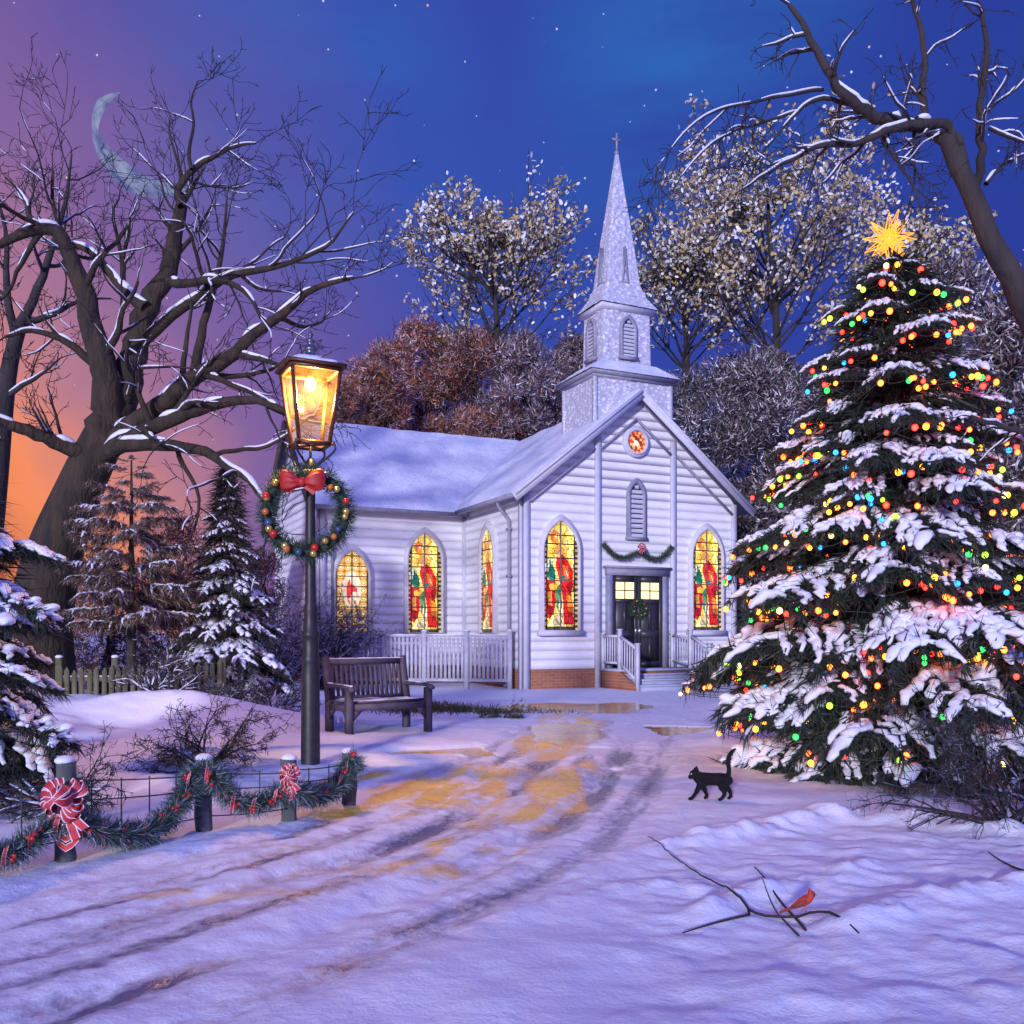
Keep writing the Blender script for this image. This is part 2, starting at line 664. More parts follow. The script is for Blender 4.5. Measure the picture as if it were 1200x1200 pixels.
M['twig'] = simple('twig_bark', (0.035, 0.026, 0.024), (0.020, 0.015, 0.015), 5.0, 0.9)
M['mossy_bark'] = simple('mossy_bark', (0.030, 0.040, 0.018), (0.050, 0.040, 0.026), 8.0, 0.95, 0.9, 20.0, 0.03)
M['needles'] = vcol('needles', 0.7, noise=0.3)
M['foliage'] = vcol('foliage', 0.8, noise=0.2)
M['ribbon'] = vcol('ribbon', 0.5, noise=0.12, nscale=60.0)
M['velvet'] = simple('red_velvet', (0.50, 0.020, 0.014), (0.28, 0.010, 0.010), 16.0, 0.55, 0.3, 30.0, 0.01)
M['fur'] = simple('black_fur', (0.006, 0.006, 0.007), (0.013, 0.012, 0.013), 30.0, 0.9, 0.6, 110.0, 0.006)
M['fur'].node_tree.nodes['Principled BSDF'].inputs['Specular IOR Level'].default_value = 0.15
M['red_feather'] = simple('red_feathers', (0.55, 0.045, 0.014), (0.24, 0.025, 0.014), 38.0, 0.7, 0.5, 90.0, 0.004)
M['wing'] = simple('wing_feathers', (0.30, 0.045, 0.02), (0.12, 0.035, 0.025), 60.0, 0.75, 0.5, 120.0, 0.003, stretch=(.4, 1, 1))
M['beak'] = simple('beak', (0.60, 0.17, 0.03), None, 20.0, 0.45)
M['mask'] = simple('face_mask', (0.015, 0.012, 0.012), None, 20.0, 0.7)
M['eye'] = glow('cat_eye', (0.55, 0.60, 0.20), 0.25)
M['gold'] = simple('gold_bauble', (0.75, 0.55, 0.18), (0.68, 0.46, 0.12), 6.0, 0.22, metal=0.7)
M['red_bauble'] = simple('red_bauble', (0.60, 0.035, 0.02), (0.45, 0.02, 0.014), 6.0, 0.25)
M['orange_bauble'] = simple('orange_bauble', (0.70, 0.20, 0.03), None, 6.0, 0.25)
M['blue_bauble'] = simple('blue_bauble', (0.05, 0.10, 0.20), None, 6.0, 0.25)
M['brass'] = simple('brass', (0.45, 0.42, 0.40), None, 6.0, 0.3, metal=0.9)
M['stained'] = vcol('stained_glass', 0.25, emit=0.62, noise=0.2, nscale=14.0)
M['door_glass'] = vcol('lit_door_glass', 0.25, emit=1.0, noise=0.0)
M['star'] = glow('lit_star', (1.0, 0.42, 0.04), 1.3)
M['bulb'] = glow('lamp_bulb', (1.0, 0.62, 0.18), 40.0)


def brick_mat():
    m, t, b = material('red_brick')
    g = t.new('ShaderNodeTexCoord').outputs['Object']
    mp = t.new('ShaderNodeMapping')
    mp.inputs['Rotation'].default_value = (R(90), 0, 0)
    t.link(g, mp.inputs['Vector'])
    br = t.new('ShaderNodeTexBrick')
    t.link(mp.outputs[0], br.inputs['Vector'])
    br.inputs['Color1'].default_value = (0.40, 0.125, 0.045, 1)
    br.inputs['Color2'].default_value = (0.29, 0.085, 0.04, 1)
    br.inputs['Mortar'].default_value = (0.33, 0.22, 0.16, 1)
    br.inputs['Scale'].default_value = 1.0
    br.inputs['Brick Width'].default_value = 0.21
    br.inputs['Row Height'].default_value = 0.07
    br.inputs['Mortar Size'].default_value = 0.007
    nz = t.noise(g, 7.0, 4.0)
    col = t.mix(t.math('MULTIPLY', nz, 0.4), br.outputs['Color'], (0.16, 0.10, 0.08))
    t.link(col, b.inputs['Base Color'])
    b.inputs['Roughness'].default_value = 0.85
    t.link(t.bump(br.outputs['Fac'], -0.5, 0.01), b.inputs['Normal'])
    return m


M['brick'] = brick_mat()


def shingle_mat():
    m, t, b = material('snow_crusted_shingle')
    g = t.new('ShaderNodeTexCoord').outputs['Object']
    mp = t.new('ShaderNodeMapping')
    mp.inputs['Scale'].default_value = (1.0, 1.0, 1.5)
    t.link(g, mp.inputs['Vector'])
    v = t.new('ShaderNodeTexVoronoi', feature='SMOOTH_F1')
    v.inputs['Scale'].default_value = 11.0
    t.link(mp.outputs[0], v.inputs['Vector'])
    n = t.noise(g, 14.0, 4.0)
    hgt = t.math('ADD', v.outputs['Distance'], t.math('MULTIPLY', n, 0.5))
    col = t.ramp(hgt, [(0.32, (0.85, 0.85, 0.88)), (0.66, (0.46, 0.46, 0.54))])  # pale snow crust; shade of its relief painted grey between the lumps
    t.link(col, b.inputs['Base Color'])
    b.inputs['Roughness'].default_value = 0.7
    t.link(t.bump(hgt, -1.0, 0.11), b.inputs['Normal'])
    return m


M['shingle'] = shingle_mat()


def lantern_glass():
    m = bpy.data.materials.new('lantern_glass')
    m.use_nodes = True
    t = NT(m.node_tree)
    t.n.clear()
    o = t.new('ShaderNodeOutputMaterial')
    tr = t.new('ShaderNodeBsdfTransparent')
    tr.inputs[0].default_value = (1.0, 0.90, 0.72, 1)
    gs = t.new('ShaderNodeBsdfGlossy')
    gs.inputs['Roughness'].default_value = 0.08
    gs.inputs['Color'].default_value = (1.0, 0.85, 0.6, 1)
    df = t.new('ShaderNodeBsdfTranslucent')
    df.inputs['Color'].default_value = (1.0, 0.72, 0.30, 1)
    mx = t.new('ShaderNodeMixShader')
    mx.inputs[0].default_value = 0.025
    t.link(tr.outputs[0], mx.inputs[1])
    t.link(gs.outputs[0], mx.inputs[2])
    g = t.new('ShaderNodeTexCoord').outputs['Object']
    nz = t.noise(g, 7.0, 3.0)
    m2 = t.new('ShaderNodeMixShader')
    t.link(t.math('MULTIPLY_ADD', nz, 0.05, -0.012, clamp=True), m2.inputs[0])
    t.link(mx.outputs[0], m2.inputs[1])
    t.link(df.outputs[0], m2.inputs[2])
    t.link(m2.outputs[0], o.inputs[0])
    return m


M['lantern_glass'] = lantern_glass()


def moon_mat():
    m, t, b = material('moon_rock')
    g = t.new('ShaderNodeTexCoord').outputs['Object']
    n = t.noise(g, 0.045, 6.0, 0.7)
    c = t.ramp(n, [(0.38, (0.12, 0.14, 0.38)), (0.62, (0.34, 0.38, 0.62))])
    b.inputs['Base Color'].default_value = (0, 0, 0, 1)
    t.link(c, b.inputs['Emission Color'])
    b.inputs['Emission Strength'].default_value = 0.8
    b.inputs['Roughness'].default_value = 1.0
    b.inputs['Specular IOR Level'].default_value = 0.0
    return m


M['moon'] = moon_mat()
# ------------------------------------------------------------------ the snow-covered ground
ROAD = np.array([[2.9, 19.4], [1.9, 15.2], [1.18, 12.4], [0.62, 9.6], [0.28, 7.9], [-.14, 6.5], [-.62, 5.4], [-1.15, 4.6], [-1.8, 3.75], [-2.7, 2.8], [-4.5, 1.4]])


def seg_dist(x, y, poly):
    """signed distance to a polyline and position along it"""
    best = np.full(x.shape, 1e9)
    sd = np.zeros(x.shape)
    al = np.zeros(x.shape)
    acc = 0.0
    for i in range(len(poly) - 1):
        a, b = poly[i], poly[i + 1]
        d = b - a
        L = math.hypot(*d)
        t = np.clip(((x - a[0]) * d[0] + (y - a[1]) * d[1]) / L ** 2, 0, 1)
        px, py = x - a[0] - t * d[0], y - a[1] - t * d[1]
        q = np.hypot(px, py)
        s = np.sign(d[0] * py - d[1] * px)
        m = q < best
        best = np.where(m, q, best)
        sd = np.where(m, q * s, sd)
        al = np.where(m, acc + t * L, al)
        acc += L
    return best, sd, al


# tyre ruts: offset across the road (metres, + towards the lamp), width, depth, dirt
RUTS = [(-.92, .15, .026, .70), (-.52, .18, .040, .95), (-.12, .12, .024, .65), (.22, .17, .044, 1.0), (.62, .15, .030, .80), (.98, .12, .02, .60)]
MOUNDS = [(-5.3, 11.9, 1.5, .55, .34), (-4.2, 12.2, 1.1, .5, .28), (-6.6, 11.0, 1.4, .8, .30), (-5.0, 10.3, 1.2, .5, .16), (-3.2, 12.6, .9, .5, .16),
          (-2.6, 11.2, 1.4, .35, .05), (3.0, 12.3, 1.2, .5, .12), (2.2, 10.7, 1.5, .35, .07), (-3.9, 9.3, .9, .45, .12), (-4.3, 7.6, 1.0, .5, .14),
          (-3.4, 16.5, 2.4, 1.2, .22), (-7.5, 14.0, 3.0, 1.5, .25), (4.6, 15.5, 2.0, 1.4, .15)]
PUDDLES = [(0.0, 10.2, 1.35, .50), (2.0, 12.5, 1.25, .75), (1.25, 16.2, 1.9, 1.5), (0.72, 12.2, .55, 1.5)]
WATER_Z = -0.030


def ridge(x, y, poly, wd):
    q, s, al = seg_dist(x, y, np.array(poly))
    return np.exp(-(q / wd) ** 2)


RIDGE = [(0.35, 5.25), (0.78, 5.45), (1.25, 5.85), (1.75, 6.15), (2.25, 6.55), (2.8, 6.4), (3.5, 6.0)]
RIDGE2 = [(0.9, 4.35), (1.35, 4.75), (1.75, 4.95), (2.1, 5.25)]
RIDGE3 = [(1.55, 4.15), (2.0, 4.5), (2.5, 4.7), (3.1, 5.0)]
RIDGE4 = [(-.2, 4.1), (.25, 4.5), (.6, 4.75), (0.95, 4.8)]


def ground_fields(x, y):
    x = np.asarray(x, float)
    y = np.asarray(y, float)
    near = np.exp(-np.maximum(np.hypot(x, y) - 9, 0) / 10)
    z = fbm(x * .55, y * .55, 3, 3) * .10 + fbm(x * 2.3, y * 2.3, 8, 4) * .035 * (.4 + near)
    lm = np.clip((-x - 1.6) / 2.0, 0, 1) * np.clip((y - 5.0) / 3, 0, 1)
    z = z + lm * (fbm(x * .9, y * 1.2, 21, 4) * .24 + .04)
    for mx, my, rx, ry, h in MOUNDS:
        z = z + h * np.exp(-((x - mx) / rx) ** 2 - ((y - my) / ry) ** 2)
    # trodden, broken snow on the viewer's side, with ploughed crests
    fr = np.clip((x - .2) / .6, 0, 1) * np.clip((6.7 - y) / .8, 0, 1)
    ch = np.abs(fbm(x * 2.1 + y * .8, y * 3.0, 31, 4))
    ch2 = np.abs(fbm(x * 5.5 + 3, y * 7.0, 33, 4))
    z = z + fr * (ch * .085 + ch2 * .05 - .035)
    rr = ridge(x, y, RIDGE, .15) * .075 + ridge(x, y, RIDGE2, .10) * .055 + ridge(x, y, RIDGE3, .11) * .06 + ridge(x, y, RIDGE4, .11) * .045
    z = z + rr * (.35 + 2.2 * np.clip(fbm(x * 4, y * 4, 41, 5, .65) + .18, 0, 1))
    # road
    q, s, al = seg_dist(x, y, ROAD)
    wob = fbm(x * 1.1, y * 1.1, 51, 3) * .16
    dirt_glow = np.zeros_like(z)
    on = np.exp(-np.maximum(q - 1.05, 0) ** 2 / .10)
    z = z * (1 - .75 * on)
    fade = np.clip((al - 5.0) / 4.0, 0.1, 1)
    far = 1 / (1 + np.exp(-(al - 6.5) * 1.4))
    for off, wd, dep, dt in RUTS:
        pr = np.exp(-((s + off + wob) / wd) ** 2)
        z = z - dep * pr * far * (.6 + .8 * vnoise(al * 1.3, s * 0 + off * 9, 5))
        z = z + dep * .30 * np.exp(-((np.abs(s + off + wob) - wd * 1.9) / (wd * .7)) ** 2) * far
        var = vnoise(al * .75 + off * 7, off * 13 + s * 1.5, 61)
        brk = np.clip(fbm(al * 1.3, s * 7.5, 66, 5, .65) * 2.4 + .85, .25, 1.15)
        dirt_glow = np.maximum(dirt_glow, dt * .92 * pr * far * brk * np.clip(var * 1.7 - .12, 0, 1.1))
    z = z + on * fbm(x * 7, y * 7, 71, 4, .65) * .034
    # golden window and lamp light on the road, painted as amber patches
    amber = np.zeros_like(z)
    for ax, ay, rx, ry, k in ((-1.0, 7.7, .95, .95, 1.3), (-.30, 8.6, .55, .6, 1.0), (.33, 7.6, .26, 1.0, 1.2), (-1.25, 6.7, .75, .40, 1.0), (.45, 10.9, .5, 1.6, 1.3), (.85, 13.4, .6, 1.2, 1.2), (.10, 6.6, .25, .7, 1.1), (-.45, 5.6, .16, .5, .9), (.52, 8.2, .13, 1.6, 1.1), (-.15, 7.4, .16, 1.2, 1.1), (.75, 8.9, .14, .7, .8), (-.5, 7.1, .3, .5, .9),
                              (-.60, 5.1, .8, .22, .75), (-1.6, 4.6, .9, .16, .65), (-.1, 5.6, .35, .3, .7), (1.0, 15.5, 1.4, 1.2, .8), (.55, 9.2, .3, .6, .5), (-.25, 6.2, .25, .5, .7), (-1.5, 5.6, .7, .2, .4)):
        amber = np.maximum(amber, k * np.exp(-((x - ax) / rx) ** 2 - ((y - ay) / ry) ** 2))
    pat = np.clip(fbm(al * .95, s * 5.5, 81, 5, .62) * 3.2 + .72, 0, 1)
    dirt_glow = np.maximum(dirt_glow, amber * pat * .95)
    dirt_glow = np.maximum(dirt_glow, .50 * on * far * np.clip(fbm(al * 1.1, s * 6.0, 91, 5, .6) * 3.2, 0, 1))
    # melt hollows
    for mx, my, rx, ry in PUDDLES:
        e = np.hypot((x - mx) / rx, (y - my) / ry) + fbm(x * 1.4, y * 1.4, 101, 3) * .7
        k = 1 / (1 + np.exp((e - .85) * 9))
        z = z * (1 - k) + k * (-.06)
        z = np.where(e < 2.2, np.maximum(z, WATER_Z - .03 * k + .014 * (1 - k) * (e > 1.05)), z)
    # level round the church
    cx, cyy = x - .25, y - 20.7
    u = cx * .905 + cyy * .426
    v = -cx * .426 + cyy * .905
    k = 1 / (1 + np.exp(-(v + 1.4) * 3)) * (u > -6) * (u < 9)
    z = z * (1 - .8 * k)
    z = np.where(np.hypot(x, y) > 30, z * .6, z)
    return z, np.clip(dirt_glow, 0, 1), np.clip(amber, 0, 1), on


def H(x, y):
    return float(ground_fields(np.array([x]), np.array([y]))[0][0])


def axis(dense0, dense1, step, lim0, lim1, grow=1.16):
    a = list(np.arange(dense0, dense1, step))
    s = step
    v = a[-1]
    up = []
    while v < lim1:
        s *= grow
        v += s
        up.append(v)
    s = step
    v = a[0]
    dn = []
    while v > lim0:
        s *= grow
        v -= s
        dn.append(v)
    return np.array(dn[::-1] + a + up)


gx = axis(-4.2, 4.2, .026, -700, 700, 1.07)
gy = axis(2.4, 12.5, .030, -300, 900, 1.06)
GX, GY = np.meshgrid(gx, gy)
gz, gd, ga, gon = ground_fields(GX.ravel(), GY.ravel())
nx, ny = len(gx), len(gy)
ii = (np.arange(ny - 1)[:, None] * nx + np.arange(nx - 1)[None, :]).ravel()
GF = np.stack([ii, ii + 1, ii + nx + 1, ii + nx], 1)
GV = np.stack([GX.ravel(), GY.ravel(), gz], 1)
q_, s_, al_ = seg_dist(GX.ravel(), GY.ravel(), ROAD)
onroad = (q_[GF].mean(1) < 1.12) & (GV[GF][:, :, 1].mean(1) > 1.5)


def ground_part(name, sel):
    F = GF[sel]
    used = np.unique(F)
    remap = np.zeros(len(GV), int)
    remap[used] = np.arange(len(used))
    m = MB()
    m.add(GV[used], remap[F])
    o = m.build(name, M['ground'], smooth=True)
    me = o.data
    ca = me.color_attributes['Col']
    lv = np.zeros(len(me.loops), np.int32)
    me.loops.foreach_get('vertex_index', lv)
    c = np.ones((len(lv), 4), np.float32)
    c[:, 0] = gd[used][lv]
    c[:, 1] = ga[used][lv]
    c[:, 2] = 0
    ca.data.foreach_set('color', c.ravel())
    return tag(o, kind='structure')


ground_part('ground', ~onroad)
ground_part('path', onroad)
# sheets of melt water lying in the hollows
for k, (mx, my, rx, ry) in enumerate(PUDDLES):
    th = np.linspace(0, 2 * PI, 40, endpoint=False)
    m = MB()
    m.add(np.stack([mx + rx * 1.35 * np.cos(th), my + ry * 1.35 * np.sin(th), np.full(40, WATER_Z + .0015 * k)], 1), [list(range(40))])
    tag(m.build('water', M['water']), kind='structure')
# ------------------------------------------------------------------ the church (local x along the front, y away from it)
CH_A = math.atan2(.426, .905)
church = thing('church', 'white clapboard church with snowy roofs, pointed stained-glass windows and tall shingled steeple', 'church', (.25, 20.7, 0), CH_A)


def loc2w(u, v, z=0.0):
    ca, sa = math.cos(CH_A), math.sin(CH_A)
    return np.array([.25 + u * ca - v * sa, 20.7 + u * sa + v * ca, z])


W = 6.08            # width of the front
HW = W / 2
DI = 3.49           # depth of the inner corner
WL = 3.85           # length of the side wing
APEX = 7.00
SL = .79
ZW = APEX - SL * HW  # eave height of the walls (about 4.6)
T_R = 6.40          # ridge of the wing
ZF = .45            # top of the brick footing
NB = 9.8            # back of the nave


def wallfn(o, d, n):
    o, d, n = (np.asarray(q, float) for q in (o, d, n))

    def fn(s, z, out):
        p = o + d * s + n * out
        return (p[0], p[1], z)
    return fn


F_FRONT = wallfn((0, 0), (1, 0), (0, -1))
F_SIDE = wallfn((0, DI), (0, -1), (-1, 0))           # s from the inner corner to the front corner
F_WING = wallfn((-WL, DI), (1, 0), (0, -1))
F_GABLE = wallfn((-WL, T_R * 2 - DI), (0, -1), (-1, 0))
F_RIGHT = wallfn((W, 0), (0, 1), (1, 0))
F_BACK = wallfn((W, NB), (-1, 0), (0, 1))
GW = 2 * (T_R - DI)


def clapboard(fn, width, ztop, gable=False, pitch=.215):
    m = MB()
    z = ZF
    k = 0

    def lim(zz):
        if not gable or zz <= ZW:
            return 0.0, width
        half = width / 2
        d = (zz - ZW) / ((APEX - ZW) / half)
        return min(d, half - .02), max(width - d, half + .02)
    top = APEX - .05 if gable else ztop
    while z < top - .02:
        z1 = min(z + pitch, top)
        a0, b0 = lim(z)
        a1, b1 = lim(z1)
        jit = .004 * math.sin(k * 7.3)
        o0, o1 = .0105 + jit * .3, .007
        g_ = .003
        a2, b2 = lim(z + g_)
        V = [fn(a2, z + g_, o0), fn(b2, z + g_, o0), fn(b1, z1, o1), fn(a1, z1, o1), fn(a2, z + g_, -.05), fn(b2, z + g_, -.05), fn(b1, z1, -.05), fn(a1, z1, -.05)]
        m.add(V, [[0, 1, 2, 3], [4, 5, 1, 0], [3, 2, 6, 7]])
        z = z1
        k += 1
    # backing sheet
    if gable:
        poly = [(0, 0), (width, 0), (width, ZW), (width / 2, APEX - .02), (0, ZW)]
    else:
        poly = [(0, 0), (width, 0), (width, ztop), (0, ztop)]
    m.prism(poly, fn, -.05, -.16)
    return m


clapboard(F_FRONT, W, ZW, True).build('wall', M['siding'], church)
clapboard(F_SIDE, DI, ZW).build('wall', M['siding'], church)
clapboard(F_WING, WL, ZW).build('wall', M['siding'], church)
clapboard(F_GABLE, GW, ZW, True).build('wall', M['siding'], church)
clapboard(F_RIGHT, NB, ZW).build('wall', M['siding'], church)
clapboard(F_BACK, W, ZW, True).build('wall', M['siding'], church)
# brick footing
m = MB()
for fn, wd in ((F_FRONT, W), (F_SIDE, DI), (F_WING, WL), (F_GABLE, GW), (F_RIGHT, NB)):
    m.prism([(0.01, -.3), (wd - .01, -.3), (wd - .01, ZF - .004), (0.01, ZF - .004)], fn, .022, -.04)
m.build('footing', M['brick'], church)

# corner boards, bay pilasters, belt under the boards
m = MB()


def vboard(fn, s, wd, z0, z1, o0=.0, o1=.062):
    m.prism([(s - wd / 2, z0), (s + wd / 2, z0), (s + wd / 2, z1), (s - wd / 2, z1)], fn, o1, o0)


vboard(F_FRONT, .075, .15, -.05, ZW - .02)
vboard(F_FRONT, W - .075, .15, -.05, ZW - .02)
for s in (HW - 1.08, HW + 1.08):
    zt = APEX - SL * abs(s - HW) - .12
    vboard(F_FRONT, s, .15, -.05, zt, 0, .075)
vboard(F_SIDE, DI - .066, .13, -.05, ZW - .02)
vboard(F_SIDE, .05, .08, 0, ZW - .02, 0, .05)
vboard(F_WING, .07, .14, -.05, ZW - .02)
vboard(F_WING, WL - .05, .08, 0, ZW - .02, 0, .05)
vboard(F_GABLE, GW - .065, .13, -.05, ZW - .02)
for fn, wd in ((F_SIDE, DI), (F_WING, WL)):
    m.prism([(.1, ZW - .26), (wd - .16, ZW - .26), (wd - .16, ZW - .02), (.1, ZW - .02)], fn, .052, 0)
m.build('corner_board', M['trim'], church)

# sloping trim under the eaves of the front, three bays as in the photo
m = MB()
for sgn in (-1, 1):
    def pt(x, drop):
        return F_FRONT(HW + sgn * x, APEX - SL * x - drop, 0.07)
    for x0, x1, dr in ((.0, 1.0, .52), (1.17, HW - .15, .40)):
        m.beam(pt(x0, dr), pt(x1, dr), .05, .045, up=(0, 0, 1))
m.build('raking_mould', M['grey_trim'], church)


# ---- roofs
def snow_slab(m, o, du, dv, nu, nv, thick, seed, lip=.05):
    """a lumpy snow sheet over the plane o + a du + b dv (a, b in 0..1); dv points uphill"""
    o, du, dv = (np.asarray(q, float) for q in (o, du, dv))
    nrm = np.cross(du, dv)
    nrm /= np.linalg.norm(nrm)
    a, b = np.meshgrid(np.linspace(0, 1, nu), np.linspace(0, 1, nv))
    a, b = a.ravel(), b.ravel()
    Lu, Lv = np.linalg.norm(du), np.linalg.norm(dv)
    edge = np.minimum(np.minimum(a, 1 - a) * Lu, b * Lv)
    ed = np.sqrt(np.clip(edge / .16, 0, 1))
    h = thick * ed * (.75 + fbm(a * Lu * 1.2, b * Lv * 1.2, seed, 4) * 1.1) + .012
    drop = np.where(b * Lv < .02, lip * (.5 + vnoise(a * Lu * 3.1, a * 0, seed)), 0)
    V = o + a[:, None] * du + b[:, None] * dv + nrm * h[:, None]
    V = V - dv / Lv * drop[:, None]
    i = (np.arange(nv - 1)[:, None] * nu + np.arange(nu - 1)[None, :]).ravel()
    m.add(V, np.stack([i, i + 1, i + nu + 1, i + nu], 1))
    # skirt
    k = np.arange(nu)
    V2 = V[k] - nrm * (h[k][:, None] + .004)
    base = np.concatenate([V[k], V2])
    j = np.arange(nu - 1)
    m.add(base, np.stack([j, j + nu, j + nu + 1, j + 1], 1))


OV = .34            # eave overhang
OF = .28            # front overhang
TH = .11
roof = MB()
rs = MB()
zr = APEX + TH + .02
for sgn in (-1, 1):
    eave = HW + OV
    ze = zr - SL * eave
    V = []
    for yy in (-OF, NB + .2):
        for xx, zz in ((0, zr), (sgn * eave, ze), (sgn * eave, ze - TH), (0, zr - TH * 1.25)):
            V.append((HW + xx, yy, zz))
    roof.add(V, [[0, 1, 2, 3], [7, 6, 5, 4], [0, 4, 5, 1], [1, 5, 6, 2], [2, 6, 7, 3]])
    o = (HW + sgn * eave, -OF, ze)
    if sgn < 0:
        snow_slab(rs, (HW - eave, NB + .2, ze), (0, -(NB + .2 + OF), 0), (eave, 0, SL * eave), 90, 44, .085, 5)
    else:
        snow_slab(rs, (HW + eave, -OF, ze), (0, NB + .2 + OF, 0), (-eave, 0, SL * eave), 90, 44, .085, 6)
hd = T_R - DI + OV
SLW = (APEX - ZW) / (T_R - DI)
zr2 = APEX + TH - .01
for sgn in (-1, 1):
    ze = zr2 - SLW * hd
    V = []
    for xx in (-WL - OF, HW):
        for yy, zz in ((0, zr2), (sgn * hd, ze), (sgn * hd, ze - TH), (0, zr2 - TH * 1.25)):
            V.append((xx, T_R + yy, zz))
    roof.add(V, [[0, 1, 2, 3], [7, 6, 5, 4], [0, 4, 5, 1], [1, 5, 6, 2], [2, 6, 7, 3]])
    if sgn < 0:
        snow_slab(rs, (-WL - OF, T_R - hd, ze), (WL + OF + HW, 0, 0), (0, hd, SLW * hd), 80, 44, .085, 7)
    else:
        snow_slab(rs, (HW, T_R + hd, ze), (-(WL + OF + HW), 0, 0), (0, -hd, SLW * hd), 60, 30, .085, 8)
ro = roof.build('roof', M['grey_trim'], church)
rs.build('roof_snow', M['roof_snow'], ro, smooth=True)

# barge boards and gutters
m = MB()
for sgn in (-1, 1):
    eave = HW + OV + .02
    a = np.array([HW, -OF - .025, zr - .10])
    b = np.array([HW + sgn * eave, -OF - .025, zr - SL * eave - .10])
    m.beam(a, b, .05, .20, up=(0, 0, 1))
    a2 = a + (0, -.03, .075)
    b2 = b + (0, -.03, .075)
    m.beam(a2, b2, .05, .055, up=(0, 0, 1))
m.build('barge_board', M['trim'], church)
m = MB()
for sgn in (-1, 1):
    e2 = hd + .02
    m.beam((-WL - OF - .03, T_R, zr2 - .11), (-WL - OF - .03, T_R + sgn * e2, zr2 - SLW * e2 - .11), .06, .26, up=(0, 0, 1))
m.build('barge_board', M['barge'], church)
m = MB()
ze1 = zr - SL * (HW + OV)
m.beam((HW - HW - OV - .05, -OF, ze1 - .07), (-OV - .05, DI - OV - .02, ze1 - .07), .10, .10)
ze2 = zr2 - SLW * hd
m.beam((-WL - OF, T_R - hd - .05, ze2 - .07), (-OV - .02, T_R - hd - .05, ze2 - .07), .10, .10)
m.build('gutter', M['grey_trim'], church)
# downpipes
m = MB()
s = DI - .58
m.tube([F_SIDE(s, ze1 - .10, OV + .04), F_SIDE(s, ze1 - .22, OV + .02), F_SIDE(s, ze1 - .52, .09), F_SIDE(s, ze1 - .62, .08), F_SIDE(s, .35, .08), F_SIDE(s, .12, .10), F_SIDE(s, .04, .2)], .042, 8)
for z in (1.2, 2.6, 3.7):
    m.prism([(s - .07, z), (s + .07, z), (s + .07, z + .05), (s - .07, z + .05)], F_SIDE, .132, .03)
m.build('downpipe', M['grey_trim'], church)
m = MB()
s = .30
m.tube([F_WING(s, ze2 - .10, OV + .04), F_WING(s, ze2 - .22, OV + .02), F_WING(s, ze2 - .52, .09), F_WING(s, ze2 - .62, .08), F_WING(s, .1, .08)], .042, 8)
m.build('downpipe', M['grey_trim'], church)


# ---- pointed windows
def lancet(c, hw, z0, zt, n=9):
    """outline of a pointed arch, counter-clockwise from the lower left"""
    zs = zt - hw * 1.55                      # spring line
    rr = ((zt - zs) ** 2 + hw ** 2) / (2 * hw)
    pts = [(c - hw, z0), (c + hw, z0), (c + hw, zs)]
    amax = math.asin(min(1, (zt - zs) / rr))
    for i in range(1, n + 1):
        a = amax * i / n
        pts.append((c + hw - rr + rr * math.cos(a), zs + rr * math.sin(a)))
    for i in range(n - 1, -1, -1):
        a = amax * i / n
        pts.append((c - hw + rr - rr * math.cos(a), zs + rr * math.sin(a)))
    return pts, zs, rr


def inpoly(x, y, poly):
    r = np.zeros(x.shape, bool)
    n = len(poly)
    j = n - 1
    for i in range(n):
        xi, yi = poly[i]
        xj, yj = poly[j]
        c = ((yi > y) != (yj > y)) & (x < (xj - xi) * (y - yi) / (yj - yi + 1e-12) + xi)
        r ^= c
        j = i
    return r


def worley(x, y, seed):
    """distance to the edge of the nearest cell, and a random number per cell"""
    d1 = np.full(x.shape, 9.0)
    d2 = np.full(x.shape, 9.0)
    ident = np.zeros(x.shape)
    xi, yi = np.floor(x), np.floor(y)
    for i in (-1, 0, 1):
        for j in (-1, 0, 1):
            cx_, cy_ = xi + i, yi + j
            jx = vnoise(cx_ * 1.0, cy_ * 1.0, seed)
            jy = vnoise(cx_ * 1.0, cy_ * 1.0, seed + 50)
            d = np.hypot(cx_ + .15 + .7 * jx - x, cy_ + .15 + .7 * jy - y)
            closer = d < d1
            d2 = np.where(closer, d1, np.minimum(d2, d))
            ident = np.where(closer, vnoise(cx_, cy_, seed + 90), ident)
            d1 = np.minimum(d1, d)
    return d2 - d1, ident


